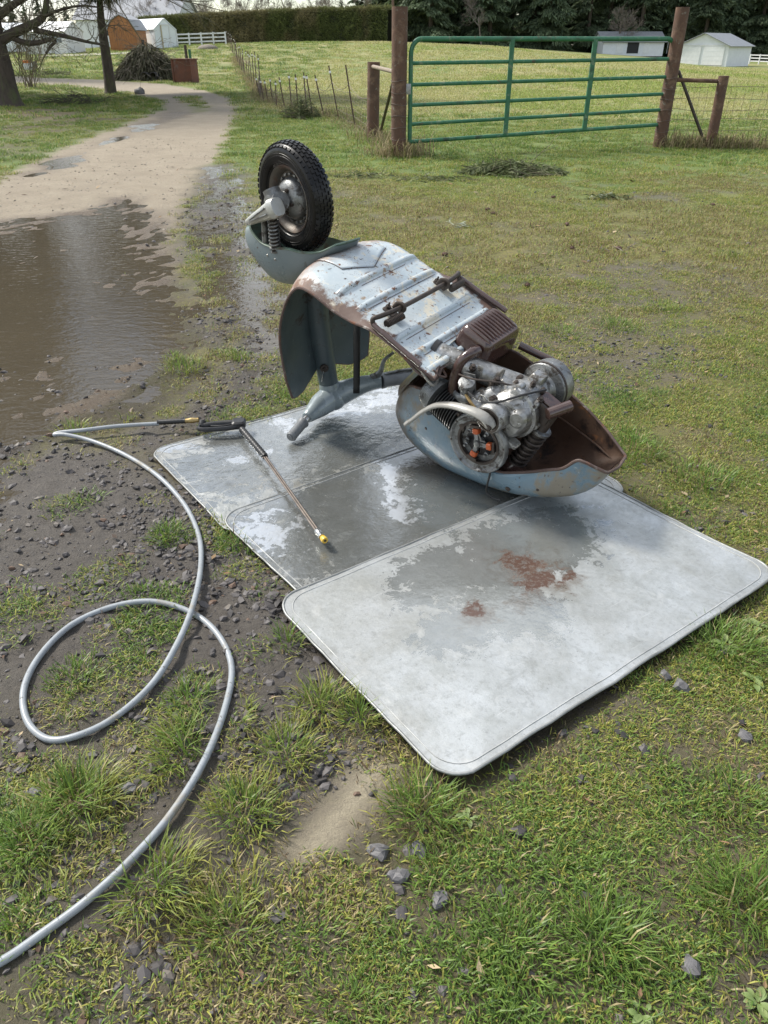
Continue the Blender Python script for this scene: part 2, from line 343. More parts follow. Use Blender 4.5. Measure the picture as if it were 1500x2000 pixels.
def ground_mat():
    m, n, p, l = nodes('ground'); vec = ocoord(n, 'Object')
    a = n.nodes.new('ShaderNodeVertexColor'); a.layer_name = 'ga'; b = n.nodes.new('ShaderNodeVertexColor'); b.layer_name = 'gb'
    sa = n.nodes.new('ShaderNodeSeparateColor'); l(a.outputs['Color'], sa.inputs[0]); sb = n.nodes.new('ShaderNodeSeparateColor'); l(b.outputs['Color'], sb.inputs[0])
    mud, drive, sand = sa.outputs; wet, field, bare = sb.outputs; litter = b.outputs['Alpha']
    nL = noise_node(n, vec, .35, 5); nM = noise_node(n, vec, 2.2, 6, .7); nF = noise_node(n, vec, 30., 9, .8); nP = noise_node(n, vec, 130., 6, .8)
    g = mixc(n, ramp(n, nM, .4, .62), (.13, .14, .036), (.225, .20, .06))
    g = mixc(n, ramp(n, nF, .44, .62), g, (.115, .092, .058)); g = mixc(n, mth(n, 'MULTIPLY', ramp(n, nP, .52, .66), .6), g, (.07, .06, .04))
    ne = n.nodes.new('ShaderNodeSeparateXYZ'); l(vec, ne.inputs[0]); earth = mixc(n, ramp(n, nF, .32, .68), (.085, .069, .052), (.19, .157, .12))
    g = mixc(n, mth(n, 'MULTIPLY', ramp(n, mth(n, 'MULTIPLY', ne.outputs[1], .1), .34, .20), .6), g, earth)
    g = mixc(n, mth(n, 'MULTIPLY', ramp(n, nL, .42, .62), .45), g, (.19, .19, .05))
    # distant meadow: green with bleached straw streaks
    vs_ = ocoord(n, 'Object', (.55, .16, 1)); s1 = noise_node(n, vs_, .9, 7, .72, .6); s2 = noise_node(n, ocoord(n, 'Object', (.9, .35, 1)), .12, 4)
    s1b = noise_node(n, vec, .07, 3); s3 = noise_node(n, ocoord(n, 'Object', (2.2, .8, 1)), 1.6, 8, .8)
    f = mixc(n, ramp(n, s1, .40, .62), (.125, .175, .038), (.285, .26, .11)); f = mixc(n, mth(n, 'MULTIPLY', ramp(n, s2, .45, .6), .6), f, (.28, .25, .12))
    f = mixc(n, mth(n, 'MULTIPLY', ramp(n, s1b, .45, .58), .55), f, (.11, .16, .033)); f = mixc(n, mth(n, 'MULTIPLY', ramp(n, s3, .5, .75), .6), f, (.085, .10, .03))
    f = mixc(n, a.outputs['Alpha'], mixc(n, ramp(n, s3, .35, .7), (.085, .145, .026), (.15, .19, .05)), f)
    g = mixc(n, field, g, f)
    br = mixc(n, ramp(n, nF, .35, .65), (.062, .052, .043), (.17, .145, .115)); br = mixc(n, ramp(n, nP, .55, .7), br, (.10, .098, .096))
    g = mixc(n, mth(n, 'MULTIPLY', bare, ramp(n, nF, .3, .55)), g, br)
    g = mixc(n, mth(n, 'MULTIPLY', litter, ramp(n, nF, .25, .55)), g, mixc(n, nP, (.05, .032, .022), (.14, .10, .07)))
    md = mixc(n, ramp(n, nF, .3, .7), (.100, .091, .081), (.215, .198, .172)); md = mixc(n, ramp(n, nP, .5, .75), md, (.105, .10, .096))
    g = mixc(n, mud, g, md)
    d = mixc(n, ramp(n, nM, .3, .7), (.262, .216, .155), (.36, .308, .228)); d = mixc(n, ramp(n, nF, .45, .7), d, (.215, .188, .15)); d = mixc(n, ramp(n, nP, .6, .75), d, (.13, .115, .10))
    g = mixc(n, drive, g, d)
    sd_ = mixc(n, ramp(n, nF, .40, .70), (.46, .40, .29), (.30, .26, .19)); g = mixc(n, sand, g, sd_)
    # wet ground is darker and glossier
    wm = n.nodes.new('ShaderNodeMix'); wm.data_type = 'RGBA'; wm.blend_type = 'MULTIPLY'; l(wet, wm.inputs[0]); l(g, wm.inputs[6]); wm.inputs[7].default_value = (.42, .37, .33, 1)
    l(wm.outputs[2], p.inputs['Base Color'])
    l(mixc(n, wet, (.85,) * 3, ramp(n, nF, .35, .6, (.12,) * 3, (.55,) * 3)), p.inputs['Roughness']); p.inputs['Specular IOR Level'].default_value = .35
    h = mth(n, 'ADD', mth(n, 'MULTIPLY', nF, 1.0), mth(n, 'MULTIPLY', nP, .5))
    l(bump(n, h, .9, .02), p.inputs['Normal'])
    return m
M_GROUND = ground_mat()
pk = np.maximum(gm['pud'], gm['shal'] * .8)
wet = np.clip(np.maximum(gm['pud'] * sst(-.22, -.02, gm['pd'] + (fbm(gx, gy, 4., 5.) - .5) * .2), np.maximum(np.maximum(gm['shal'] * .9, gm['verge'] * .7), gm['mud'] * .55)), 0, 1)
mudc = np.clip(np.maximum(gm['mud'], gm['shal']) * (1 - gm['sand']), 0, 1)
trk = np.exp(-((sdpoly(gx, gy, DRIVE) - .75) / .3) ** 2); wet = np.clip(wet * (1 - gm['sand']) + gm['drive'] * (1 - gm['pud']) * .12 * (1 - trk) * sst(.35, .65, fbm(gx * 1.0, gy * .45, 1.2, 77.)), 0, 1)
ga = np.stack([mudc, gm['drive'] * (1 - gm['shal'] * .5), gm['sand'] * .95, sst(13, 26, gy + (fbm(gx, gy, .25, 7.) - .5) * 14)], 1)
gb = np.stack([wet, sst(7.5, 12.5, gy + (fbm(gx, gy, .6, 17.) - .5) * 5), gm['bare'], gm['litter'] * (1 - gm['drive'])], 1)
ground = obj('ground', np_mesh('ground', np.stack([gx, gy, gzz], 1), gf, M_GROUND, {'ga': ga, 'gb': gb}, smooth=True)); tag(ground, kind='structure')

def water_mat():
    m, n, p, l = nodes('muddy_water'); vec = ocoord(n, 'Object')
    l(mixc(n, noise_node(n, vec, 1.3, 4), (.078, .064, .043), (.055, .046, .032)), p.inputs['Base Color'])
    p.inputs['Roughness'].default_value = .045; p.inputs['IOR'].default_value = 1.33
    n1 = noise_node(n, ocoord(n, 'Object', (1, 1.8, 1)), 11., 3, .55, .5); n2 = noise_node(n, vec, 55., 2, .5)
    l(bump(n, mth(n, 'ADD', n1, mth(n, 'MULTIPLY', n2, .25)), .24, .014), p.inputs['Normal'])
    return m
M_WATER = water_mat()
wp = [(-7., 2.3), (-.05, 2.3), (-.05, 4.2), (-1.1, 9.6), (-3.0, 19.), (-4.4, 20.5), (-6.5, 17.5), (-8.5, 11.)]
wb = MB(); wb.add([(a, b, -.0085) for a, b in wp], [tuple(range(len(wp)))])
water = wb.build('puddle', M_WATER, smooth=0); tag(water, kind='structure')
# ------------------------------------------------------------------ galvanised sheets
def galv_mat(name, wetc, wetr, rust=(), seed=0., tone=1., ripple=.12, dirt=.3, film=1., shine=()):
    m, n, p, l = nodes(name); vec = ocoord(n, 'Object'); sv = n.nodes.new('ShaderNodeVectorMath'); sv.operation = 'ADD'; l(vec, sv.inputs[0]); sv.inputs[1].default_value = (seed, seed * 1.7, 0); v = sv.outputs[0]
    nS = noise_node(n, v, 5., 8, .7); nF = noise_node(n, v, 60., 6, .75); nM = noise_node(n, v, 14., 7, .7, .6)
    vor = n.nodes.new('ShaderNodeTexVoronoi'); vor.inputs['Scale'].default_value = 55; l(v, vor.inputs['Vector'])
    c = mixc(n, ramp(n, nS, .38, .62), (.52 * tone, .54 * tone, .54 * tone), (.34 * tone, .355 * tone, .345 * tone)); c = mixc(n, mth(n, 'MULTIPLY', vor.outputs['Color'], .16), c, (.68 * tone, .70 * tone, .70 * tone))
    c = mixc(n, mth(n, 'MULTIPLY', ramp(n, nF, .52, .64), .32), c, (.22, .225, .21)); c = mixc(n, mth(n, 'MULTIPLY', ramp(n, noise_node(n, v, 150., 5, .8), .62, .68), .7), c, (.10, .10, .095)); sc_ = n.nodes.new('ShaderNodeMapping'); sc_.inputs['Scale'].default_value = (4, 90, 1); sc_.inputs['Rotation'].default_value = (0, 0, .5); l(v, sc_.inputs[0]); c = mixc(n, mth(n, 'MULTIPLY', ramp(n, noise_node(n, sc_.outputs[0], 1., 3, .6), .66, .70), .5), c, (.62, .63, .62)); c = mixc(n, mth(n, 'MULTIPLY', ramp(n, nM, .55, .72), .6), c, (.58 * tone, .585 * tone, .565 * tone))
    nD = noise_node(n, v, 3.2, 7, .72, .5); c = mixc(n, mth(n, 'MULTIPLY', ramp(n, nD, .42, .64), dirt), c, (.235, .22, .175)); c = mixc(n, mth(n, 'MULTIPLY', ramp(n, noise_node(n, v, 9., 8, .75, 1.2), .58, .70), dirt * 1.2), c, (.14, .14, .125))
    # wet film: distance falloff from the washing place, broken edge
    sx = n.nodes.new('ShaderNodeSeparateXYZ'); l(vec, sx.inputs[0])
    def blob(cx, cy, rx, ry, k=1.):
        dx = mth(n, 'DIVIDE', mth(n, 'SUBTRACT', sx.outputs[0], cx), rx); dy = mth(n, 'DIVIDE', mth(n, 'SUBTRACT', sx.outputs[1], cy), ry)
        d = mth(n, 'SQRT', mth(n, 'ADD', mth(n, 'MULTIPLY', dx, dx), mth(n, 'MULTIPLY', dy, dy)))
        return mth(n, 'ADD', d, mth(n, 'ADD', mth(n, 'MULTIPLY', mth(n, 'SUBTRACT', nM, .5), 1.7 * k), mth(n, 'MULTIPLY', mth(n, 'SUBTRACT', nF, .5), .8 * k)))
    wetf = None
    for q in wetc:
        f = ramp(n, blob(*q, 1.5), 1.07, .95); wetf = f if wetf is None else mth(n, 'MAXIMUM', wetf, f)
    if wetf is None: wetf = mth(n, 'MULTIPLY', nS, 0.)
    c = mixc(n, mth(n, 'MULTIPLY', wetf, .55), c, (.27 * tone, .285 * tone, .27 * tone))
    dr = ramp(n, nS, .3, .7, (.34,) * 3, (.52,) * 3)
    r = mixc(n, wetf, dr, ramp(n, nM, .40, .62, (.05,) * 3, (wetr,) * 3)); mt = .62
    for q in rust:
        hf = mth(n, 'MULTIPLY', ramp(n, blob(q[0], q[1] - .02, q[2] * 1.9, q[3] * 1.9, 2.0), 1.2, .5), .38); c = mixc(n, hf, c, (.17, .13, .095))
        f = mth(n, 'MULTIPLY', ramp(n, blob(*q, 2.6), 1.1, .80), ramp(n, nF, .36, .50)); c = mixc(n, f, c, mixc(n, nM, (.085, .036, .019), (.048, .025, .016)))
        mt = mixc(n, f, (mt,) * 3 if isinstance(mt, float) else mt, (0, 0, 0)); r = mixc(n, f, r, (.6,) * 3)
    for q in shine:          # sky reflection in the water film, painted as paler colour and made smoother
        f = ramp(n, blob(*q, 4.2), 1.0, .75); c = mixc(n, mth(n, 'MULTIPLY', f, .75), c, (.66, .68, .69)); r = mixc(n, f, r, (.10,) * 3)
    if isinstance(mt, float): p.inputs['Metallic'].default_value = mt
    else: l(mt, p.inputs['Metallic'])
    l(c, p.inputs['Base Color']); l(r, p.inputs['Roughness'])
    l(mth(n, 'MULTIPLY', wetf, film), p.inputs['Coat Weight']); p.inputs['Coat Roughness'].default_value = .04; p.inputs['Coat IOR'].default_value = 1.45
    nW = noise_node(n, v, 22., 4, .6, .8)
    hh = mth(n, 'ADD', mth(n, 'MULTIPLY', nF, .10), mth(n, 'ADD', mth(n, 'MULTIPLY', nS, .9), mth(n, 'MULTIPLY', nW, ripple)))
    bn = bump(n, hh, .35, .012); l(bn, p.inputs['Normal']); l(bn, p.inputs['Coat Normal'])
    return m
def sheet(name, key, z, tilt, mat, mrim, label):
    (cx, cy), ang, L_, W_ = SH_C[key]; rc = .085; B = []
    hx, hy = L_ / 2, W_ / 2
    for qx, qy, a0 in ((hx - rc, hy - rc, 0), (-hx + rc, hy - rc, 90), (-hx + rc, -hy + rc, 180), (hx - rc, -hy + rc, 270)):
        for k in range(9):
            a = R_(a0 + 90 * k / 8); B.append((qx + rc * math.cos(a), qy + rc * math.sin(a)))
    B = np.array(B); D = []                       # even out long edges
    for i in range(len(B)):
        a, b = B[i], B[(i + 1) % len(B)]; nseg = max(1, int(np.linalg.norm(b - a) / .05))
        for k in range(nseg): D.append(a + (b - a) * k / nseg)
    D = np.array(D); dn = np.array([fbm(np.array([p[0] * 3 + len(key)]), np.array([p[1] * 3]), 2.4, 3., 3)[0] - .5 for p in D]); D = D * (1 + dn * .016)[:, None]; nr = 14; m = len(D); V = []; o = hash(key) % 7
    sd = {'near': 1., 'mid': 5., 'far': 9.}[key]
    def warp(x, y): return (fbm(x, y, 2.6, sd, 3) - .5) * .011 + (fbm(x, y, .9, sd + 3, 2) - .5) * .008
    rows = [i / nr for i in range(1, nr + 1)]; P = D * 0
    def zz(x, y, r): return warp(x, y) + tilt[0] * x + tilt[1] * y + (.0 if r < .97 else 0)
    V.append((0, 0, zz(0, 0, 0))); F = []
    for r in rows:
        for x, y in D * r: V.append((x, y, zz(x, y, r)))
    for k in range(m): F.append((0, 1 + k, 1 + (k + 1) % m))
    for i in range(nr - 1):
        for k in range(m): F.append((1 + i * m + k, 1 + (i + 1) * m + k, 1 + (i + 1) * m + (k + 1) % m, 1 + i * m + (k + 1) % m))
    o1 = len(V); V += [(x, y, zz(x, y, 1)) for x, y in D] + [(x, y, zz(x, y, 1) - .004) for x, y in D]; F += [(o1 + k, o1 + m + k, o1 + m + (k + 1) % m, o1 + (k + 1) % m) for k in range(m)]; F.append(tuple(o1 + m + k for k in range(m)))
    e = empty(name, (cx, cy, z), label, 'metal sheet', rot=(0, 0, R_(ang)))
    b = MB(); b.add(V, F); pl = b.build('panel', mat, e, smooth=30)
    # rolled edge and the pressed bead inside it
    nj = np.array([unit(D[(k + 1) % m] - D[k - 1]) for k in range(m)])
    edge = [(x + (random.random() - .5) * .002, y + (random.random() - .5) * .002, zz(x, y, 1) - .001 + (fbm(x * 3, y * 3, 3., sd) - .5) * .006) for x, y in D]
    MB().tube(edge, .0042, 7, closed=True).build('rolled_edge', mrim, e, smooth=60)
    bead = [(x, y, zz(x, y, 1) + .0005) for x, y in D * np.array([1 - .045 / L_, 1 - .045 / W_])]
    MB().tube(bead, .0017, 6, closed=True).build('pressed_bead', M_GRIME, e, smooth=60)
    return e, zz
M_GRIME = pmat('grimy_crease', (.30, .305, .295), (.50, .51, .50), 16, .6, None, .3)
M_RIM = pmat('galvanised_rim', (.34, .35, .345), (.19, .195, .185), 9, .42, .62, .5, [(RUST, 14, .70, .78, .8)], .4, 40)
def SL(key, px, py, z=.036):
    (cx, cy), a, _, _ = SH_C[key]; p = G(px, py, z); dx, dy = p[0] - cx, p[1] - cy; ca, sa = math.cos(R_(a)), math.sin(R_(a)); return (dx * ca + dy * sa, -dx * sa + dy * ca)
g_near = galv_mat('galvanised_near', [(*SL('near', 1030, 1065), .34, .20), (*SL('near', 1000, 1180), .15, .17), (*SL('near', 870, 1120), .20, .15), (*SL('near', 900, 1225), .15, .10)], .20, [(*SL('near', 1020, 1100), .07, .085), (*SL('near', 1055, 1130), .10, .045), (*SL('near', 1110, 1124), .055, .02), (*SL('near', 928, 1188), .045, .035)], 0., 1.0)
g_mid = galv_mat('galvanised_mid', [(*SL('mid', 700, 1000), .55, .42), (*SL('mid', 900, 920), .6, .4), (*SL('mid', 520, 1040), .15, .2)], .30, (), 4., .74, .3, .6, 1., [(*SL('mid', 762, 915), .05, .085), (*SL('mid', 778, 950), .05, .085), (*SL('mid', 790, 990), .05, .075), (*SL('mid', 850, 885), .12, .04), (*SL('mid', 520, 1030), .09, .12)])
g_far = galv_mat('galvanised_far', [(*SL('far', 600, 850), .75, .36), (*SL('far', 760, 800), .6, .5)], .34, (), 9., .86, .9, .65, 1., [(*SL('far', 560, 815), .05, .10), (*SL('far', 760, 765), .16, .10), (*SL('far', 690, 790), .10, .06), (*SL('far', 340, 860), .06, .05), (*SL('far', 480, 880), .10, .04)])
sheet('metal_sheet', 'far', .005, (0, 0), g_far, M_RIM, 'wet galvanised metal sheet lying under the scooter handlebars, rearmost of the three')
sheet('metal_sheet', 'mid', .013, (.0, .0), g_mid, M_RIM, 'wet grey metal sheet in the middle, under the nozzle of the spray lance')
sheet('metal_sheet', 'near', .029, (-.004, -.010), g_near, M_RIM, 'pale galvanised metal sheet with a rust stain, nearest of the three')
# ------------------------------------------------------------------ the upturned scooter (bike axes: x forward, y bike's right, z up as it lies)
SC_O = np.array([.514, 2.526, .636]); ya, pi_, ro = R_(142.78), R_(26.19), R_(-7.63)
Rz = np.array([[math.cos(ya), -math.sin(ya), 0], [math.sin(ya), math.cos(ya), 0], [0, 0, 1]])
Ry = np.array([[math.cos(pi_), 0, -math.sin(pi_)], [0, 1, 0], [math.sin(pi_), 0, math.cos(pi_)]])
Rx = np.array([[1, 0, 0], [0, math.cos(ro), -math.sin(ro)], [0, math.sin(ro), math.cos(ro)]])
SC_M = Rz @ Ry @ Rx
SC_B = np.array([.35, 2.6, .03])                              # base on the sheet
SC_OFF = SC_M.T @ (SC_O - SC_B)
scoot = empty('scooter', SC_B, 'weathered pale blue motor scooter without rear wheel, lying upside down on the metal sheets', 'scooter')
scoot.rotation_mode = 'QUATERNION'; scoot.rotation_quaternion = Matrix(SC_M.tolist()).to_quaternion()
def part(b, name, mat, parent=None, smooth=40, label=None):
    o = b.build(name, mat, parent or scoot, smooth)
    if parent is None: o.location = SC_OFF
    if label: o['label'] = label
    return o
M_UNDER = pmat('pale_blue_underside', (.36, .43, .47), (.47, .51, .52), 5, .18, .36, 0., [((.56, .53, .44), 9, .54, .59, .6), ((.27, .20, .14), 13, .585, .62, .7), ((.14, .062, .034), 18, .61, .64, .8), ((.05, .034, .028), 60, .605, .635, .8), ((.52, .54, .54), 34, .66, .69, .5)], .3, 45)
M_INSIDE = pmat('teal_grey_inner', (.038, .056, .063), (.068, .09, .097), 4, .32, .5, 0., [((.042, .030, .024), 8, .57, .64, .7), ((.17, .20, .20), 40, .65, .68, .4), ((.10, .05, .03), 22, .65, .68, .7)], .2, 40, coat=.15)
M_EDGE = pmat('rusty_edge', (.115, .078, .066), (.06, .036, .029), 12, .6, .8, 0., [((.40, .36, .32), 9, .60, .70, .6), (RUST, 16, .58, .68, .8)], .4, 60)
M_FEND = pmat('grey_blue_paint', (.15, .195, .205), (.195, .235, .245), 4, .26, .38, 0., [((.10, .10, .095), 14, .60, .66, .5), ((.33, .35, .34), 50, .66, .68, .4), ((.07, .045, .03), 36, .66, .69, .7)], .1, 40, coat=.25)
M_FIN = pmat('fender_inside_green', (.16, .24, .19), (.10, .13, .10), 8, .5, None, 0., [((.09, .06, .04), 9, .55, .68, .7)])
M_BLUE = pmat('faded_blue_shell', (.105, .19, .255), (.155, .21, .24), 4.5, .22, .36, 0., [((.20, .18, .14), 5.2, .53, .60, .5), ((.14, .078, .04), 8.5, .60, .65, .7), ((.045, .032, .028), 45, .64, .67, .7), ((.30, .36, .38), 28, .66, .69, .4)], .18, 26, coat=.3)
M_BROWN = pmat('rusty_brown_inside', (.085, .047, .031), (.13, .085, .06), 5, .34, .6, 0., [((.03, .021, .018), 7, .54, .62, .45), ((.25, .11, .045), 9, .57, .64, .8), ((.05, .034, .028), 40, .63, .66, .6)], .3, 50)
M_ALU = pmat('cast_aluminium', (.46, .46, .45), (.20, .195, .18), 26, .28, .52, .85, [((.075, .064, .05), 18, .55, .62, .55), ((.60, .60, .58), 48, .62, .66, .45), ((.025, .02, .015), 34, .61, .65, .45)], .4, 110)
M_ALUD = pmat('dull_aluminium', (.29, .30, .30), (.16, .16, .155), 18, .34, .52, .75, [((.045, .038, .031), 22, .53, .60, .55), ((.5, .5, .48), 60, .64, .67, .5)], .5, 90)
M_STEEL = pmat('dark_steel', (.045, .036, .031), (.085, .068, .057), 25, .42, .6, .5, [(RUST, 20, .66, .75, .8)], .3, 80)
M_BRPIPE = pmat('brown_enamel', (.040, .020, .017), (.070, .040, .033), 10, .18, .32, 0., [((.15, .12, .105), 26, .64, .70, .5)], .12, 40, coat=.6)
M_BLACK = pmat('black_rubber', (.012, .012, .013), (.022, .021, .02), 20, .32, .5, 0., (), .2, 90)
M_TYRE = pmat('wet_tyre_rubber', (.006, .006, .0065), (.011, .0105, .010), 14, .24, .45, 0., (), .15, 120, spec=.3)
M_GRIP = pmat('grey_rubber_grip', (.17, .18, .185), (.12, .125, .13), 20, .4, .55, 0., (), .2, 90)
M_HEAD = pmat('grey_headset_paint', (.27, .315, .33), (.20, .235, .245), 8, .22, .34, .15, [((.10, .09, .08), 14, .66, .76, .6)], .08, 40, coat=.35)
M_CHROME = pmat('dull_chrome', (.55, .55, .54), (.40, .39, .37), 20, .18, .35, .95)
M_COPPER = pmat('orange_coil', (.52, .105, .025), (.34, .07, .02), 60, .35)
M_CREAM = pmat('chipped_grey_paint', (.34, .335, .31), (.24, .225, .20), 12, .38, .55, .2, [((.10, .07, .05), 14, .58, .68, .7)], .3, 60)
M_RIMW = pmat('dirty_wheel_rim', (.085, .075, .065), (.14, .125, .105), 14, .45, .6, .4, [((.10, .045, .025), 9, .52, .64, .8)], .3, 60)

def edge_dirt(m, axis, lo, hi, colr, rough=.7, sc=9., amt=.55, absv=True):
    # grime and rust that gathers along one side of a pressing, with a ragged border
    n = m.node_tree; p = n.nodes['Principled BSDF']; sx = n.nodes.new('ShaderNodeSeparateXYZ'); vec = ocoord(n, 'Object'); n.links.new(vec, sx.inputs[0]); v = sx.outputs[axis]
    v = mth(n, 'ABSOLUTE', v) if absv else v
    v = mth(n, 'ADD', v, mth(n, 'MULTIPLY', mth(n, 'SUBTRACT', noise_node(n, vec, sc, 7, .7), .5), amt)); f = ramp(n, v, lo, hi) if lo < hi else ramp(n, v, lo, hi)
    for k, c in (('Base Color', colr), ('Roughness', (rough,) * 3)):
        old = p.inputs[k].links[0].from_socket if p.inputs[k].links else None
        n.links.new(mixc(n, f, old if old is not None else (p.inputs[k].default_value,) * 3, c), p.inputs[k])
# --- floor and legshield: one pressed sheet, painted outside, darker inside
Epath = catmull([(.130, -.20), (.232, -.2), (.344, -.2), (.46, -.207), (.55, -.238), (.65, -.258), (.753, -.262), (.831, -.292), (.869, -.39), (.872, -.53), (.828, -.667), (.745, -.825), (.715, -.878)], 6)
Cpath = catmull([(.20, -.20), (.26, -.2), (.36, -.2), (.46, -.2), (.57, -.2), (.68, -.2), (.80, -.213), (.89, -.262), (.94, -.36), (.945, -.50), (.90, -.66), (.815, -.82), (.785, -.875)], 6)
def surf(s, t, off=0.):
    # s in 0..1 along, t in -1..1 across
    n = len(Epath) - 1; a = abs(t)
    if True:
        endc = 1.0 - .10 * (1 - min(1, a / .60)) ** 1.2
        endc -= .12 * (1 - math.sqrt(max(0, 1 - max(0, (a - .52) / .48) ** 2)))
    st = .0 + .022 * (1 - math.sqrt(max(0, 1 - max(0, (a - .8) / .2) ** 2)))
    q = (st + s * (endc - st)) * n
    def pos(q, t):
        i = min(max(int(q), 0), n - 1); f = q - i; E_ = Epath[i] * (1 - f) + Epath[i + 1] * f; C_ = Cpath[i] * (1 - f) + Cpath[i + 1] * f
        k = 1 - abs(t) ** np.interp(q / n, [0, .4, .62, .8], [7., 7., 3.2, 2.3]); p = E_ * (1 - k) + C_ * k; wd = np.interp(q / n, [0, .12, .45, .6, .8, .93, 1], [.262, .275, .275, .272, .275, .27, .26])
        return np.array([p[0], t * wd, p[1]])
    p = pos(q, t)
    if off:
        d = 1e-3; du = pos(min(q + .05, n), t) - pos(max(q - .05, 0), t); dt = pos(q, min(1, t + .02)) - pos(q, max(-1, t - .02))
        p = p + unit(np.cross(du, dt)) * off
    return p
for q in range(1):
    edge_dirt(M_UNDER, 1, .228, .258, (.115, .072, .056), .6, 14., .26); edge_dirt(M_UNDER, 0, .80, .92, (.20, .095, .05), .75, 8., .34, False)
SS = np.linspace(0, 1, 70); TT = np.linspace(-1, 1, 33)
outer = np.array([[surf(s, t) for t in TT] for s in SS]); inner = np.array([[surf(s, t, -.005) for t in TT] for s in SS])
if inner[10, 16, 2] > outer[10, 16, 2]: inner = np.array([[surf(s, t, .005) for t in TT] for s in SS])
floor_p = part(MB().grid(outer), 'floor_panel', M_UNDER, label='pale blue ribbed floor panel blotched with rust')
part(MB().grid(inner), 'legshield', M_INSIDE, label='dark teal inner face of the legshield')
bd = np.vstack([outer[:, 0], outer[-1, 1:], outer[::-1, -1][1:], outer[0, ::-1][1:-1]])
part(MB().tube(bd, .0055, 6, closed=True), 'edge_trim', M_EDGE, floor_p)
for u in (.669, .564, .374, .282, .20):         # pressed cross ribs
    y = np.linspace(-.245, .245, 30) if u < .5 else np.linspace(-.235, .235, 30)
    b = MB(); rows = []
    for yy in y:
        k = 1 - (abs(yy) / .275) ** 7.; i = np.argmin(abs(Cpath[:40, 0] - u)); e = np.interp(u, Epath[:42, 0], Epath[:42, 1]); z = e * (1 - k) + Cpath[i, 1] * k
        en = min(1, (y[-1] - abs(yy)) / .02 + .05)
        rows.append([(u + dx, yy, z + dz * en + .0012) for dx, dz in ((-.0135, -.003), (-.0095, .0065), (-.006, .009), (.006, .009), (.0095, .0065), (.0135, -.003))])
    b.grid(rows); part(b, 'rib', M_UNDER, floor_p, 50)
    b = MB(); b.grid([[(u - .026 + d, yy, -.1988 + (-.0065 if u > .6 and abs(yy) > .16 else 0)) for d in (0, .0028)] for yy in np.linspace(-.2, .2, 12)]); part(b, 'crease', M_EDGE, floor_p, 0)
# lapped plate at the bend
pr = []
for s in np.linspace(.475, .60, 12):
    pr.append([surf(s, t) + np.array([.001, 0, .0022]) for t in np.linspace(-.52, .46, 16)])
o = part(MB().grid(pr), 'patch_plate', M_UNDER, floor_p); md = o.modifiers.new('t', 'SOLIDIFY'); md.thickness = .0016
pb = np.vstack([np.array(pr)[::-1, -1], np.array(pr)[0, ::-1][1:]])
part(MB().tube(pb, .0014, 4), 'plate_seam', M_EDGE, floor_p)

# --- steering column, leg shield fairing, hanging strap
col_ = catmull([(.965, 0, -.46), (.915, 0, -.58), (.83, 0, -.745), (.745, 0, -.90), (.715, 0, -.955)], 5)
part(MB().tube(col_, np.interp(np.linspace(0, 1, len(col_)), [0, .2, .75, 1], [.062, .052, .045, .046]), 20), 'steering_column', M_INSIDE)
part(MB().lathe([(-.006, .012), (0, .02), (.01, .02), (.012, .012), (.02, .010)], (.77, .035, -.80), (-.8, .5, .2), 12), 'steering_lock', M_STEEL)
part(MB().tube(catmull([(.765, .042, -.80), (.755, .05, -.83), (.75, .05, -.865)], 5), .002, 5), 'key', M_CHROME)
st = catmull([(.655, .09, -.285), (.665, .06, -.40), (.655, .03, -.53), (.62, .02, -.66), (.575, .02, -.80)], 6)
b = MB(); b.grid([[p + np.array([-.0105, -.0095, .004]) * k for k in (-1, 0, 1)] for p in st]); o = part(b, 'strap', M_BLACK); o.modifiers.new('t', 'SOLIDIFY').thickness = .004
# --- headset and handlebars
b = MB(); arms = [((.715, 0, -.93), .052), ((.703, .0, -.975), .056)]
b.sphere((.703, .0, -.955), (.070, .072, .060), 20, 12)
b.tube(np.array([(.745, 0, -.895), (.725, 0, -.93), (.71, 0, -.955)]), [.046, .052, .05], 20)
na = catmull([(.705, .01, -.960), (.700, .07, -.958), (.690, .125, -.955), (.680, .175, -.952), (.674, .198, -.950)], 6); b.tube(na, np.interp(np.linspace(0, 1, len(na)), [0, .35, .7, 1], [.062, .053, .034, .025]), 18)
fa = catmull([(.70, -.01, -.955), (.675, -.06, -.925), (.64, -.11, -.885), (.605, -.155, -.858), (.585, -.18, -.85)], 6); b.tube(fa, np.interp(np.linspace(0, 1, len(fa)), [0, .35, .7, 1], [.062, .050, .036, .032]), 18)
head = part(b, 'headset', M_HEAD, None, 60)
def seg_(a, b_, n=2): return np.array([np.array(a) * (1 - t) + np.array(b_) * t for t in np.linspace(0, 1, n)])
part(MB().tube(seg_((.676, .19, -.951), (.664, .232, -.949)), .0165, 14), 'throttle_tube', M_CHROME, head)
def grip(a, e, n=15, k=1.):
    P = seg_(a, e, n); r = np.array([.0225 + .001 * (i % 2) for i in range(n)]); r[0] = .027; r[1] = .0265; r[-2] = .025; r[-1] = .020; r = r * k
    b = MB().tube(P, r, 16); d = unit(np.array(e) - np.array(a)); b.lathe([(0, .012), (.004, .012), (.0042, .004)], np.array(e), d, 12); return b
part(grip((.664, .232, -.949), (.632, .345, -.946)), 'handlebar_grip', M_GRIP, head)
part(grip((.583, -.183, -.850), (.510, -.345, -.842), 15, 1.3), 'handlebar_grip', M_GRIP, head)
lv = catmull([(.615, -.145, -.83), (.60, -.17, -.795), (.615, -.195, -.745), (.605, -.235, -.705)], 6)
part(MB().tube(lv, np.interp(np.linspace(0, 1, len(lv)), [0, .5, 1], [.013, .007, .004]), 8, sq=1.8), 'brake_lever', M_ALUD, head)
lv = catmull([(.605, -.15, -.835), (.590, -.21, -.822), (.560, -.28, -.812), (.532, -.335, -.808)], 6)
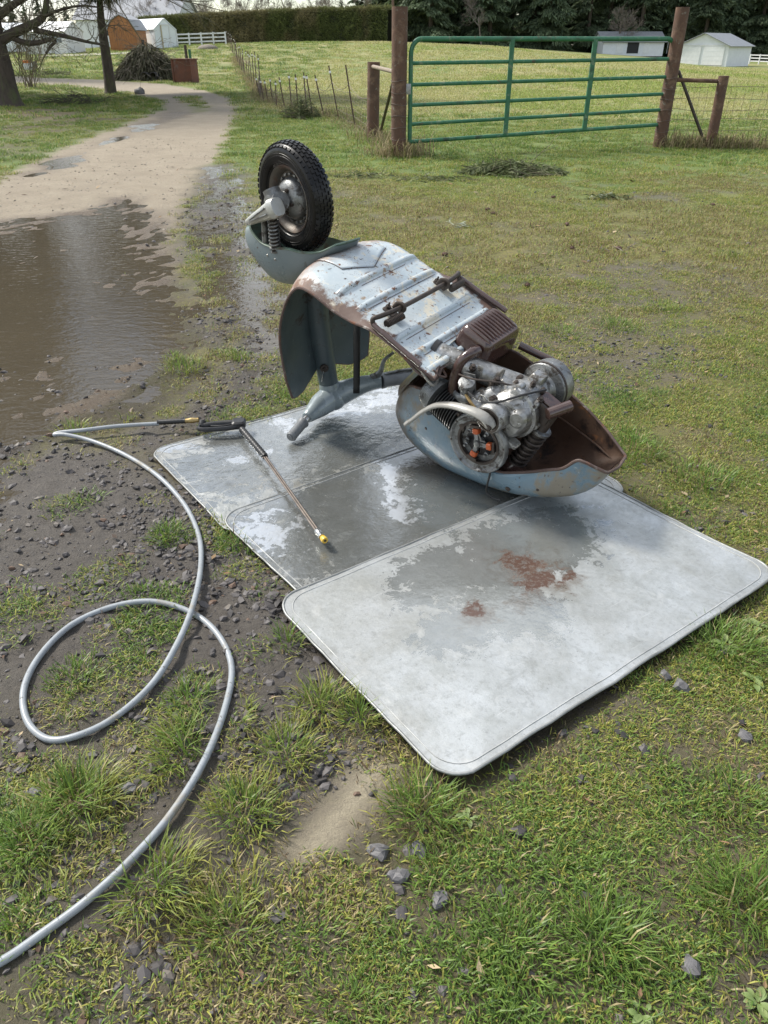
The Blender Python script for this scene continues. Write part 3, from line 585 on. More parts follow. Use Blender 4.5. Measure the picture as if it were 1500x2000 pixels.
part(MB().tube(lv, np.interp(np.linspace(0, 1, len(lv)), [0, .5, 1], [.012, .006, .006]), 8, sq=1.6), 'clutch_lever', M_ALUD, head)

# --- front wheel
WC = np.array([1.154, 0, -.187]); WA = unit((.136, .99, -.03)); wx = unit(np.cross(WA, (0, 0, 1.))); wz = np.cross(wx, WA)
wheel = part(MB().lathe([(-.028, .06), (-.03, .11), (-.034, .124), (-.030, .132), (-.018, .132), (-.012, .122), (.012, .122), (.018, .132), (.032, .132), (.036, .128), (.033, .122), (.022, .112), (.002, .104), (-.006, .07)], WC, WA, 48), 'front_wheel', M_RIMW)
tp = []
for k in range(25):
    a = math.pi * (k / 24.) - math.pi / 2; w_ = .047 * math.sin(a); tp.append((w_, .168 + .042 * math.cos(a) ** .72 if math.cos(a) > 1e-9 else .168))
tp = [(-.033, .130), (-.041, .142), (-.046, .155)] + tp + [(.046, .155), (.041, .142), (.033, .130)]
part(MB().lathe(tp, WC, WA, 72, cap=False), 'tyre', M_TYRE, wheel)
b = MB()
for dr, rr in ((.0468, .164), (.047, .173), (.0405, .140)):
    b.lathe([(dr - .002, rr - .002), (dr + .0016, rr), (dr - .002, rr + .002)], WC, WA, 64, cap=False)
part(b, 'sidewall_band', M_TYRE, wheel)
b = MB()
for row, (wy, dr) in enumerate(((-.0375, .1955), (-.0225, .2062), (-.0075, .2092), (.0075, .2092), (.0225, .2062), (.0375, .1955))):
    nb = 52
    for k in range(nb):
        a = 2 * math.pi * (k + .5 * (row % 2)) / nb; rd = math.cos(a) * wx + math.sin(a) * wz; tg = -math.sin(a) * wx + math.cos(a) * wz
        tlt = wy * 13.; nrm = unit(rd * math.cos(tlt) + WA * math.sin(tlt)); sdv = unit(np.cross(tg, nrm))
        b.box(WC + rd * dr + WA * wy, (.0175, .0122, .009), np.stack([tg, sdv, nrm], 1), .86)
o = part(b, 'tread', M_TYRE, wheel, 0); o['kind'] = 'stuff'
hub = part(MB().lathe([(-.03, .06), (.0, .082), (.016, .080), (.03, .072), (.038, .062), (.046, .05), (.05, .036), (.075, .034), (.078, .030), (.105, .028), (.108, .034), (.128, .034), (.131, .02)], WC, WA, 28), 'hub', M_ALUD, wheel)
for k in range(18):
    a = 2 * math.pi * k / 18; part(MB().box(WC + WA * .026 + .092 * (math.cos(a) * wx + math.sin(a) * wz) - WA * .02, (.014, .010, .008), np.stack([-math.sin(a) * wx + math.cos(a) * wz, WA, math.cos(a) * wx + math.sin(a) * wz], 1)), 'drum_lug', M_ALUD, wheel, 0)
for k in range(5):
    a = 2 * math.pi * (k + .3) / 5; part(MB().lathe([(0, .008), (.01, .008), (.011, .005)], WC + WA * .046 + .046 * (math.cos(a) * wx + math.sin(a) * wz), WA, 6), 'wheel_nut', M_STEEL, wheel, 30)
# --- fork link cover, springs
lk = part(MB().tube(catmull([WC + WA * .085 + np.array([.045, 0, .03]), WC + WA * .09, WC + WA * .10 + np.array([-.03, .0, .03])], 5), .036, 14), 'fork_link', M_ALUD)
b = MB(); ca, cb_ = np.array([1.125, .125, -.170]), np.array([1.256, .140, -.325]); d = unit(cb_ - ca); sdv = unit(np.cross(d, WA)); rows = []
for t, wd, th in ((0, .034, .028), (.06, .038, .031), (.14, .039, .032), (.16, .035, .028), (.5, .026, .022), (.85, .017, .018), (.97, .013, .014), (1.0, .006, .008)):
    c_ = ca + (cb_ - ca) * t; rows.append([c_ + sdv * wd * math.copysign(abs(math.cos(q)) ** .75, math.cos(q)) + WA * th * math.copysign(abs(math.sin(q)) ** .6, math.sin(q)) for q in np.linspace(0, 2 * math.pi, 25)])
b.grid(rows); b.add(rows[0][:-1], [tuple(range(24))]); cone = part(b, 'link_cover', M_CREAM if False else pmat('bright_cast_cover', (.52, .52, .49), (.40, .40, .37), 12, .38, .5, .6, [((.2, .18, .15), 20, .62, .72, .6)], .3, 60), lk, 35)
for k in (-.3, .3):
    part(MB().tube([ca + (cb_ - ca) * t + WA * h + sdv * k * .05 * (1 - t) for t, h in ((.2, .031), (.5, .0265), (.82, .019))], [.0035, .003, .002], 6), 'cover_ridge', M_ALUD, lk)
part(MB().sphere(cb_ + np.array([0, -.004, -.002]), .009, 8, 6), 'pivot_bolt', M_STEEL, lk)
def coil(a, b_, r, wr, turns, n=14):
    a, b_ = np.array(a, float), np.array(b_, float); d = unit(b_ - a); h = np.array([1., 0, 0]) if abs(d[0]) < .8 else np.array([0, 1., 0]); X = unit(np.cross(d, h)); Y = np.cross(d, X)
    t = np.linspace(0, 1, int(turns * n)); P = [a + (b_ - a) * q + r * (math.cos(2 * math.pi * turns * q) * X + math.sin(2 * math.pi * turns * q) * Y) for q in t]
    return MB().tube(P, wr, 6)
part(coil((1.165, .10, -.245), (1.12, .098, -.385), .021, .0042, 9.5), 'fork_spring', M_ALUD, lk)
part(MB().tube([(1.165, .10, -.245), (1.12, .098, -.385)], .016, 12), 'spring_core', M_STEEL, lk)
part(MB().tube([(1.225, .085, -.29), (1.19, .088, -.40)], .013, 12), 'damper', M_ALUD, lk)
part(MB().tube([(1.25, .06, -.31), (1.22, .06, -.42)], .011, 10), 'damper_rod', M_EDGE, lk)
part(MB().tube(catmull([(1.20, .062, -.30), (1.17, .05, -.40), (1.08, .0, -.46), (.965, 0, -.47)], 6), .018, 12), 'fork_leg', M_INSIDE, lk)
# --- mudguard bowl
FS = [((1.325, -.375), (1.338, -.392), .035), ((1.29, -.392), (1.338, -.455), .078), ((1.245, -.402), (1.305, -.515), .094), ((1.182, -.40), (1.235, -.555), .102), ((1.10, -.365), (1.135, -.575), .108), ((1.03, -.322), (1.055, -.545), .108),
      ((.975, -.298), (.985, -.485), .107), ((.925, -.268), (.93, -.40), .102), ((.885, -.236), (.89, -.315), .092), ((.862, -.206), (.865, -.245), .078), ((.850, -.186), (.852, -.20), .062)]
def fender(k_in):
    rows = []; A = np.array([[*a, *b_, w_] for a, b_, w_ in FS]); A = catmull(A, 4)
    for ru, rz, bu, bz, w_ in A:
        ps = []
        for q in np.linspace(0, math.pi, 25):
            k = math.sin(q) ** .62; y = w_ * math.copysign(abs(math.cos(q)) ** .85, math.cos(q)); ps.append((ru + (bu - ru) * k + .136 * y, y * k_in, rz + (bz - rz) * k + (.004 if k_in < 1 else 0)))
        rows.append(ps)
    return np.array(rows)
fo = fender(1.); fend = part(MB().grid(fo), 'front_fender', M_FEND, None, 60, 'grey-blue bowl of the front mudguard'); fi = fender(.965); fi[..., 2] += .003; part(MB().grid(fi), 'fender_lining', M_FIN, fend, 60)
fb = np.vstack([fo[:, 0], fo[::-1, -1]]); part(MB().tube(fb, .0032, 6, closed=True), 'fender_edge', M_FIN, fend)
for p in ((1.152, .098, -.425), (1.105, .1, -.412)):
    part(MB().lathe([(0, .009), (.004, .009), (.005, .006), (.010, .006), (.012, .003)], p, (-.1, 1, -.25), 8), 'bolt', M_CHROME, fend, 30)

# --- centre stand
stand = part(MB().tube(catmull([(.455, .262, -.198), (.475, .262, -.172), (.462, .235, -.158), (.452, .15, -.155), (.45, 0, -.155), (.452, -.15, -.155), (.462, -.235, -.158), (.475, -.262, -.172), (.455, -.262, -.198)], 6), .0092, 12), 'centre_stand', M_STEEL)
for sgn in (1, -1):
    part(MB().tube([(.462, .268 * sgn, -.186), (.34, .272 * sgn, -.183), (.222, .276 * sgn, -.178)], .0105, 12), 'stand_leg', M_BRPIPE, stand)
    part(MB().rbox((.475, .155 * sgn, -.185), (.062, .034, .008), .006), 'stand_bracket', M_STEEL, stand)
    part(MB().tube(catmull([(.45, .135 * sgn, -.18), (.435, .135 * sgn, -.148), (.45, .135 * sgn, -.138), (.47, .135 * sgn, -.15), (.48, .135 * sgn, -.18)], 5), .0045, 8, sq=2.0), 'clamp', M_STEEL, stand)
    part(MB().lathe([(0, .010), (.008, .010), (.0085, .004), (.022, .004)], (.495, .15 * sgn, -.181), (0, 0, 1), 6), 'bolt', M_STEEL, stand, 30)
    part(coil((.425, .15 * sgn, -.166), (.43, .235 * sgn, -.172), .0125, .0028, 13, 10), 'return_spring', M_STEEL, stand)
    part(MB().tube([(.425, .15 * sgn, -.166), (.43, .235 * sgn, -.172)], .0105, 8), 'spring_core', M_STEEL, stand)

# --- rear body shell
HS = np.array([  # u, keel z, half width, z of max width, near rim, far rim
    (.372, -.655, .012, -.635, -.615, -.615), (.36, -.69, .05, -.61, -.575, -.575), (.33, -.72, .088, -.585, -.49, -.47), (.27, -.742, .125, -.56, -.43, -.37), (.20, -.75, .152, -.54, -.385, -.285), (.10, -.735, .176, -.51, -.40, -.228),
    (0, -.70, .192, -.485, -.435, -.222), (-.10, -.648, .198, -.455, -.455, -.222), (-.20, -.592, .198, -.425, -.42, -.225), (-.285, -.538, .194, -.385, -.335, -.228), (-.345, -.49, .186, -.35, -.262, -.232), (-.385, -.452, .178, -.325, -.215, -.234),
    (-.405, -.43, .172, -.31, -.155, -.234), (-.43, -.40, .166, -.295, -.142, -.238), (-.465, -.352, .154, -.27, -.140, -.240), (-.490, -.300, .138, -.25, -.144, -.236), (-.503, -.262, .122, -.235, -.152, -.228), (-.509, -.240, .104, -.226, -.160, -.220), (-.511, -.225, .085, -.218, -.168, -.212)])
edge_dirt(M_BLUE, 0, .22, .34, (.15, .115, .08), .4, 6., .5, False); edge_dirt(M_BLUE, 2, .60, .68, (.19, .14, .09), .45, 5., .42, True)
def hull(k=1., dz=0.):
    rows = []; A = catmull(HS, 4)
    for u, kb, w_, zc, zn, zf in A:
        w_ = w_ * k; ps = []
        for i in range(6): 
            t = 1 - i / 6; ps.append((u, w_ * (1 - .06 * t * t), zc + (zn - zc) * t))
        for q in np.linspace(0, math.pi, 27): 
            ps.append((u, w_ * math.copysign(abs(math.cos(q)) ** .8, math.cos(q)), zc - (zc - kb - dz) * abs(math.sin(q)) ** .85))
        for i in range(1, 7): 
            t = i / 6; ps.append((u, -w_ * (1 - .06 * t * t), zc + (zf - zc) * t))
        rows.append(ps)
    return np.array(rows)
ho = hull(); hi = hull(.968, .006)
b = MB().grid(ho); b.add(ho[-1], [tuple(range(ho.shape[1]))])
shell = part(b, 'body_shell', M_BLUE, None, 50, 'faded blue tail body shell with brown dirt')
b = MB().grid(hi); hl = hi[-1] + np.array([.006, 0, 0]); b.add(hl, [tuple(range(hi.shape[1]))]); part(b, 'shell_lining', M_BROWN, shell, 50)
rim = np.vstack([ho[:, 0], [ho[-1, 0] * .5 + ho[-1, -1] * .5 + np.array([-.008, 0, -.004])], ho[::-1, -1]]); part(MB().tube(rim, .0058, 7, closed=True), 'shell_edge', M_EDGE, shell)
for k_ in range(5):
    u_ = (.24, .14, -.30, -.36, -.44)[k_]; w_ = (.135, .168, .190, .182, .160)[k_]; part(MB().lathe([(0, .007), (.003, .006), (.0035, .003)], (u_, w_ * .99, (-.55, -.52, -.40, -.36, -.27)[k_]), (0, 1, -.1), 8), 'rivet', M_STEEL, shell, 30)
part(MB().tube(hi[28:66:2, -3] + np.array([0, .004, 0]) - np.array([0, 0, .05]), .004, 6), 'inner_seam', M_BROWN, shell)
# front bulkhead between floor and seat nose
bk = []
for t in np.linspace(0, 1, 12):
    u = .205 + .155 * t ** .8; z = -.205 - .40 * t; hw = .20 - .145 * t ** 1.2
    bk.append([(u + .035 * (1 - s * s), s * hw, z + .02 * (1 - s * s)) for s in np.linspace(-1, 1, 15)])
part(MB().grid(bk), 'front_bulkhead', M_BLUE, shell, 60)
for p, r in (((.118, .06, -.742), .010),):
    part(MB().tube([p, (p[0] - .012, p[1], p[2] - .03), (p[0] - .014, p[1], p[2] - .048)], [r, r * .7, r * .5], 8), 'fuel_tap', M_EDGE, shell)
for p in ((-.27, .188, -.45), (-.02, .186, -.52), (.06, .176, -.50)):
    part(MB().lathe([(0, .011), (.004, .010), (.005, .004), (.006, .003)], p, (0, 1, -.2), 10), 'shell_bolt', M_STEEL, shell, 30)

# --- engine: swing arm casting, gearbox, cylinder, stator
arm = part(MB().tube(catmull([(.262, .118, -.226), (.19, .10, -.214), (.10, .075, -.203), (.0, .035, -.196), (-.09, .0, -.190)], 6), np.interp(np.linspace(0, 1, 25), [0, .06, .5, 1], [.036, .04, .041, .05]), 18), 'swing_arm', M_ALU)
part(MB().lathe([(-.006, .030), (-.006, .044), (.014, .044), (.014, .036)], (.258, .117, -.225), (.97, .22, -.1), 18), 'pivot_collar', M_BLACK, arm)
part(MB().tube([(.235, .02, -.225), (.225, -.10, -.225), (.22, -.16, -.225)], .022, 12), 'cross_tube', M_ALUD, arm)
for c_, s_ in (((.075, .11, -.172), (.035, .012, .05)), ((.01, .062, -.148), (.02, .018, .035)), ((.105, .105, -.19), (.05, .012, .04))):
    part(MB().rbox(c_, s_, .005, None, 2, .6), 'casting_lug', M_ALU, arm)
case = part(MB().lathe([(-.03, .062), (-.02, .088), (.03, .096), (.075, .096), (.082, .100), (.094, .100), (.10, .09), (.135, .082), (.15, .07), (.155, .05)], (-.118, .03, -.205), (.05, 1, .0), 28), 'engine_case', M_ALU, None, 35)
b = MB(); b.rbox((-.045, .115, -.215), (.11, .13, .115), .025, None, 3, .9); part(b, 'case_block', M_ALU, case)
part(MB().rbox((-.02, .14, -.285), (.12, .12, .14), .03, None, 3), 'crankcase', M_ALU, case)
part(MB().lathe([(0, .052), (.01, .057), (.055, .055), (.062, .05), (.064, .042), (.058, .040), (.058, 0)], (-.085, .178, -.205), (.03, 1, .02), 24), 'kick_housing', M_ALU, case, 35)
part(MB().lathe([(0, .046), (.006, .046), (.006, .040), (.0, .040)], (-.085, .238, -.204), (.03, 1, .02), 24), 'seal_ring', M_STEEL, case, 35)
part(MB().lathe([(0, .04), (.04, .036), (.05, .025)], (-.155, .145, -.17), (-.1, 1, .15), 20), 'case_boss', M_ALU, case, 35)
for k in range(7):
    a = 2 * math.pi * k / 7 + .4; p = np.array((-.112, .105, -.205)) + .096 * np.array((math.cos(a), 0, math.sin(a)))
    part(MB().lathe([(-.02, .013), (.012, .013), (.014, .009)], p, (0, 1, 0), 10), 'case_lug', M_ALU, case)
    part(MB().lathe([(.012, .007), (.022, .007), (.023, .005)], p, (0, 1, 0), 6), 'case_bolt', M_STEEL, case, 30)
for p in ((-.03, .10, -.153), (.0, .135, -.157), (-.06, .08, -.135), (-.11, .06, -.104), (-.15, .05, -.108), (-.17, .09, -.112)):
    part(MB().lathe([(-.01, .011), (.006, .011), (.007, .0075), (.016, .0075), (.017, .005)], p, (.05, .2, 1), 6), 'top_bolt', M_STEEL, case, 30)
part(MB().rbox((-.045, .095, -.146), (.075, .035, .022), .008, None, 2, .85), 'case_rib', M_ALU, case)
part(MB().rbox((-.10, .13, -.118), (.055, .035, .03), .01, None, 2, .8), 'case_rib', M_ALU, case)
for k in range(9):            # stiffening webs on the gearbox cover
    a = 2 * math.pi * k / 9 + .2; d_ = np.array((math.cos(a), 0, math.sin(a))); c_ = np.array((-.112, .125, -.205)); part(MB().tube([c_ + d_ * .050 + np.array((0, .035, 0)), c_ + d_ * .088], [.005, .007], 6), 'case_web', M_ALU, case)
for p, d_, r in (((-.06, .185, -.265), (.1, 1, 0), .009), ((-.135, .175, -.235), (0, 1, 0), .009), ((-.15, .165, -.185), (0, 1, .1), .010), ((-.045, .185, -.165), (0, 1, .2), .009), ((.03, .205, -.30), (.2, 1, 0), .008), ((.02, .2, -.25), (.2, 1, 0), .008), ((-.005, .12, -.143), (0, .1, 1), .009), ((.10, .115, -.172), (0, .2, 1), .008), ((.15, .10, -.166), (0, .2, 1), .010), ((-.05, .03, -.143), (0, .1, 1), .009)):
    part(MB().lathe([(-.012, r * 1.6), (.003, r * 1.6), (.0035, r), (.013, r), (.014, r * .7)], p, d_, 6), 'hex_bolt', M_STEEL, case, 30)
part(MB().rbox((-.02, .19, -.30), (.07, .016, .05), .008, None, 2, .9), 'cover_plate', M_ALUD, case); part(MB().rbox((.055, .155, -.262), (.05, .07, .03), .008, None, 2, .8), 'inlet_manifold', M_ALU, case); part(MB().lathe([(0, .024), (.03, .024), (.034, .03), (.06, .03), (.064, .018)], (.06, .16, -.245), (.25, .3, 1), 16), 'carburettor', M_ALUD, case)
part(MB().tube(catmull([(.06, .19, -.205), (.0, .215, -.185), (-.06, .21, -.155), (-.12, .14, -.10), (-.16, .06, -.085)], 6), .0042, 7), 'gear_cable', M_BLACK, case); part(MB().tube(catmull([(.12, .16, -.20), (.06, .17, -.165), (-.01, .14, -.135), (-.08, .10, -.12)], 6), .0035, 7), 'brake_cable', M_STEEL, case)
drum = part(MB().lathe([(-.075, .04), (-.07, .090), (-.03, .094), (-.012, .096), (-.006, .092), (0, .090), (.006, .06), (.02, .052), (.06, .046)], (-.122, -.045, -.172), (.05, 1, .03), 36), 'brake_drum', M_ALUD, None, 35)
part(MB().lathe([(0, .0965), (.008, .0965), (.008, .0935), (0, .0935)], (-.122, -.06, -.172), (.05, 1, .03), 36), 'drum_band', M_STEEL, drum, 35)
part(MB().rbox((-.10, .0, -.12), (.06, .07, .05), .012, None, 2, .8), 'bearing_housing', M_ALU, case)
cd = unit((1, -.08, -.10)); c0 = np.array((.035, .165, -.345))
cyl = part(MB().lathe([(-.05, .045), (.13, .045)], c0, cd, 20), 'cylinder', M_STEEL)
for k in range(10):
    part(MB().lathe([(0, .045), (0, .070 - .0005 * k), (.0032, .070 - .0005 * k), (.0032, .045)], c0 + cd * (-.005 + .0115 * k), cd, 28, cap=False), 'cooling_fin', M_BLACK, cyl, 30)
sh = part(MB().lathe([(0, .055)] + [(.004 + .0075 * k + .00375 * j, .079 - .003 * k - .004 * j) for k in range(9) for j in (0, 1)] + [(.075, .04)], c0 + cd * .108, cd, 24), 'head_cowl', M_ALUD, None, 30)
for k in range(5):
    part(MB().tube([c0 + cd * .112 + np.array((0, .01 * k - .03, .072 - .004 * k)), c0 + cd * .18 + np.array((0, .01 * k - .03, .05 - .004 * k))], .003, 5), 'cowl_rib', M_ALUD, sh)
fc = np.array((-.086, .205, -.351)); fx = unit((-.02, 1, .06))
stator = part(MB().lathe([(-.05, .07), (-.03, .11), (-.008, .122), (.008, .122), (.014, .118), (.014, .112), (.006, .106), (.004, .084), (-.012, .080), (-.016, .02), (-.016, 0)], fc, fx, 44, cap=False), 'stator_plate', M_ALUD, None, 35)
part(MB().lathe([(.0035, .0885), (.0075, .0885), (.0075, .079), (-.008, .078)], fc, fx, 44, cap=False), 'stator_ring', M_STEEL, stator, 35)
part(MB().lathe([(-.014, .078), (-.0125, .03), (-.0125, 0)], fc, fx, 30, cap=False), 'backing', M_BLACK, stator, 35)
sxv = unit(np.cross(fx, (0, 0, 1.))); szv = np.cross(sxv, fx)
for ang in (150, 55, 262):
    a = R_(ang); rd = math.cos(a) * sxv + math.sin(a) * szv; tg = -math.sin(a) * sxv + math.cos(a) * szv; p = fc + rd * .050 + fx * .004
    part(MB().rbox(p, (.026, .028, .022), .007, np.stack([tg, fx, rd], 1)), 'coil', M_COPPER, stator)
    part(MB().box(p + rd * .019, (.04, .020, .009), np.stack([tg, fx, rd], 1)), 'pole_shoe', M_STEEL, stator)
    part(MB().box(p - rd * .022, (.016, .016, .026), np.stack([tg, fx, rd], 1)), 'coil_core', M_ALUD, stator)
for ang, rr in ((100, .055), (15, .055), (-30, .05), (205, .052), (310, .06)):
    a = R_(ang); p = fc + (math.cos(a) * sxv + math.sin(a) * szv) * rr; part(MB().lathe([(-.014, .009), (.0, .009), (.002, .006), (.012, .005)], p, fx, 8), 'terminal', M_ALUD, stator, 30)
for k in range(3):
    a = R_(40 + 100 * k); p = fc + fx * .0; P = [fc + fx * (.006 + .004 * math.sin(3 * t)) + (math.cos(a + t) * sxv + math.sin(a + t) * szv) * (.03 + .012 * math.sin(4 * t + k)) for t in np.linspace(0, 1.6, 12)]
    part(MB().tube(P, .0022, 5), 'wire', M_BLACK if k else M_CREAM, stator)
part(MB().lathe([(-.014, .022), (.0, .022), (.004, .014), (.016, .012), (.018, .006)], fc, fx, 14), 'crankshaft_end', M_ALUD, stator, 35)
for k in range(8):
    a = R_(45 * k + 12); part(MB().lathe([(.0, .004), (.0155, .004), (.016, .002)], fc + .113 * (math.cos(a) * sxv + math.sin(a) * szv), fx, 6), 'plate_screw', M_STEEL, stator, 30)
kp = catmull([(-.118, .262, -.196), (-.075, .268, -.178), (-.02, .272, -.192), (.05, .272, -.232), (.105, .27, -.285), (.14, .272, -.35), (.165, .278, -.42), (.178, .285, -.452)], 6)
kick = part(MB().tube(kp, np.interp(np.linspace(0, 1, len(kp)), [0, .05, .12, .5, .85, .95, 1], [.020, .027, .024, .0165, .0125, .015, .012]), 12, sq=.62), 'kick_lever', M_CREAM)
part(MB().rbox((-.092, .286, -.186), (.062, .006, .017), .006, None, 3), 'lever_slot', M_STEEL, kick)
part(MB().tube(catmull([(-.112, .10, -.283), (-.165, .15, -.290), (-.19, .175, -.288)], 5), [.010] * 11, 8), 'gear_rod', M_ALUD, case)
part(MB().rbox((-.16, .165, -.278), (.10, .04, .016), .006), 'selector_bracket', M_ALU, case)
# --- rear suspension
sa_, sb_ = np.array((-.228, .062, -.150)), np.array((-.222, .10, -.420))
shock = part(MB().tube([sa_ + (sb_ - sa_) * t for t in (-.02, .28, .30, 1)], [.020, .022, .026, .026], 14), 'rear_shock', M_STEEL)
part(coil(sa_ + (sb_ - sa_) * .28, sb_, .033, .0058, 8.5), 'shock_spring', M_STEEL, shock)
part(MB().lathe([(0, .04), (.01, .04), (.012, .03)], sa_ + (sb_ - sa_) * .27, sb_ - sa_, 18), 'spring_seat', M_ALUD, shock)
part(MB().tube([(-.255, .02, -.105), (-.22, .105, -.128)], [.021, .021], 12), 'rubber_bush', M_BRPIPE, shock)
part(MB().rbox((-.195, .055, -.118), (.075, .055, .014), .006, None, 2), 'mount_plate', M_BRPIPE, shock)
part(MB().rbox((-.205, .095, -.150), (.06, .010, .07), .004, None, 2), 'mount_plate', M_STEEL, shock)
part(MB().lathe([(0, .055), (.03, .05), (.06, .032)], sb_ + np.array((0, 0, -.035)), (0, 0, 1), 16), 'lower_seat', M_BRPIPE, shock)
# --- silencer box and pipes
bx = MB(); sq_ = []; x0, x1, y0, y1 = .090, .250, -.182, .045
for z, k in ((-.245, .90), (-.240, .97), (-.216, .985), (-.212, 1.02), (-.204, 1.02), (-.200, .985), (-.150, .965), (-.126, .90), (-.116, .80)):
    ring = []
    for cx, cy, a0 in ((1, 1, 0), (-1, 1, 90), (-1, -1, 180), (1, -1, 270)):
        for q in range(5):
            a = R_(a0 + 22.5 * q); hx, hy, r = (x1 - x0) / 2 * k, (y1 - y0) / 2 * (k ** .6), .028; ring.append(((x0 + x1) / 2 + cx * (hx - r) + r * math.cos(a), (y0 + y1) / 2 + cy * (hy - r) + r * math.sin(a), z - (.03 * ((.5 - (((y0 + y1) / 2 + cy * hy) - y0) / (y1 - y0))) * -1 if False else 0)))
    sq_.append(ring)
m_ = len(sq_[0]); bx.add([p for r in sq_ for p in r], [(i * m_ + j, i * m_ + (j + 1) % m_, (i + 1) * m_ + (j + 1) % m_, (i + 1) * m_ + j) for i in range(len(sq_) - 1) for j in range(m_)] + [tuple(range(m_ - 1, -1, -1)), tuple((len(sq_) - 1) * m_ + j for j in range(m_))])
sil = part(bx, 'silencer_box', M_BRPIPE, None, 40, 'glossy dark brown ribbed silencer box')
for k in range(10):
    yy = y0 + .028 + k * .019; part(MB().tube(catmull([(.104, yy, -.140), (.118, yy, -.119), (.17, yy, -.1135), (.224, yy, -.119), (.238, yy, -.140)], 5), .0062, 8), 'pressed_ridge', M_BRPIPE, sil)
ep = catmull([(.135, .055, -.150), (.140, .085, -.150), (.150, .115, -.180), (.142, .135, -.235), (.118, .150, -.285), (.095, .155, -.315)], 6)
part(MB().tube(ep, np.interp(np.linspace(0, 1, len(ep)), [0, .3, 1], [.021, .020, .018]), 14), 'exhaust_pipe', M_BRPIPE)
part(MB().lathe([(0, .022), (.012, .024), (.024, .022)], (.105, .153, -.30), (-.6, .1, -.7), 14), 'pipe_clamp', M_ALUD)
part(MB().tube(catmull([(.075, -.17, -.185), (.02, -.19, -.185), (-.05, -.21, -.18), (-.10, -.215, -.178)], 5), .015, 12), 'outlet_pipe', M_BRPIPE)
part(MB().tube(catmull([(.10, .165, -.28), (.075, .185, -.262), (.045, .185, -.24), (.06, .165, -.215)], 5), .0065, 8, sq=2.), 'bracket_strap', M_ALUD)
part(MB().box((.075, .14, -.215), (.05, .006, .075), np.array(Matrix.Rotation(.5, 3, 'Y'))), 'cooling_flap', M_ALUD, arm, 0)
for pts, r, mt, nm in (([(.05, .19, -.225), (.02, .20, -.228), (-.02, .205, -.235)], .006, pmat('brass_fitting', (.42, .30, .13), (.30, .2, .09), 20, .35, .5, .8), 'cable_adjuster'),
                       ([(.0, .20, -.20), (-.005, .205, -.168), (-.03, .205, -.165), (-.05, .20, -.19)], .0028, M_CHROME, 'wire_clip'),
                       ([(-.175, .203, -.405), (-.19, .212, -.44), (-.203, .216, -.485), (-.215, .214, -.512), (-.245, .208, -.520), (-.275, .205, -.505)], .0042, M_BLACK, 'hanging_cable'),
                       ([(.185, .24, -.19), (.16, .225, -.205), (.15, .19, -.22), (.19, .16, -.23)], .004, M_EDGE, 'cable'),
                       ([(.23, .262, -.205), (.16, .255, -.235), (.175, .19, -.26), (.21, .14, -.28)], .005, M_CREAM, 'cable'),
                       ([(.30, .26, -.215), (.22, .262, -.225), (.165, .235, -.222), (.19, .17, -.208)], .006, M_EDGE, 'cable'),
                       ([(-.25, .19, -.42), (-.31, .15, -.36), (-.38, .08, -.30), (-.44, .0, -.27)], .0035, M_BROWN, 'wire_loom')):
    part(MB().tube(catmull(pts, 6), r, 7), nm, mt)
# ------------------------------------------------------------------ hose and spray lance
def gz(x, y): return float(hz(np.array([x]), np.array([y]))[0])
M_HOSE = pmat('grey_hose', (.30, .325, .345), (.25, .27, .285), 30, .34, .46, 0., [((.08, .08, .075), 70, .62, .66, .6), ((.24, .22, .18), 12, .56, .66, .6)], .08, 90)
hp = [(-130, 1945, 0), (0, 1880, 0), (85, 1822, 0), (170, 1762, .002), (255, 1685, .006), (335, 1592, .008), (400, 1492, .004), (440, 1385, 0), (452, 1300, 0), (425, 1238, 0), (375, 1196, 0), (300, 1177, .006), (220, 1186, .004), (140, 1220, 0), (80, 1278, 0), (48, 1345, 0), (52, 1405, 0), (90, 1440, 0),
      (150, 1438, 0), (225, 1402, 0), (300, 1335, .004), (350, 1255, .012), (378, 1178, .022), (392, 1105, .010), (388, 1045, .0), (360, 985, 0), (310, 932, .004), (245, 888, .006), (180, 861, .012), (128, 850, .020), (106, 847, .024), (118, 844, .026), (160, 841, .028), (230, 833, .03), (310, 825, .034)]
HP = []
for x, y, dz in hp:
    p = G(x, y, .012 + dz); HP.append((p[0], p[1], max(gz(p[0], p[1]), -.008) + .0105 + dz))
hose = MB().tube(catmull(HP, 10), .0092, 12).build('pressure_hose', M_HOSE, smooth=60)
tag(hose, 'grey pressure washer hose looped over the muddy gravel', 'hose')
M_PLAST = pmat('black_plastic', (.014, .014, .015), (.024, .024, .024), 30, .35, .5, 0., (), .12, 90)
M_BRASS = pmat('worn_brass', (.45, .33, .14), (.30, .22, .11), 30, .3, .45, .85)
M_LANCE = pmat('brown_steel_lance', (.085, .07, .06), (.15, .12, .10), 30, .35, .5, .4)
M_YEL = pmat('yellow_nozzle', (.62, .40, .05), None, 5, .4)
lp0 = G(392, 834, .05); lan = empty('spray_lance', (lp0[0], lp0[1], .02), 'black pistol-grip spray lance lying across the wet metal sheets', 'spray lance')
LO = np.array([lp0[0], lp0[1], .02])
def lpart(b, name, mat, smooth=40, parent=None):
    b.v = [tuple(np.array(v) - LO) for v in b.v]; return b.build(name, mat, parent or lan, smooth)
h0, h1, c1, c2 = G(308, 825, .045), G(362, 822, .052), G(388, 820, .055), G(396, 822, .057)
n = 17; P = seg_(h0, h1, n); lpart(MB().tube(P, [.0125 - .0018 * (i % 2) for i in range(n)], 12), 'strain_relief', M_PLAST)
lpart(MB().tube(seg_(h1, c1, 6), [.0105, .0105, .013, .013, .0105, .0105], 12), 'coupling', M_BRASS)
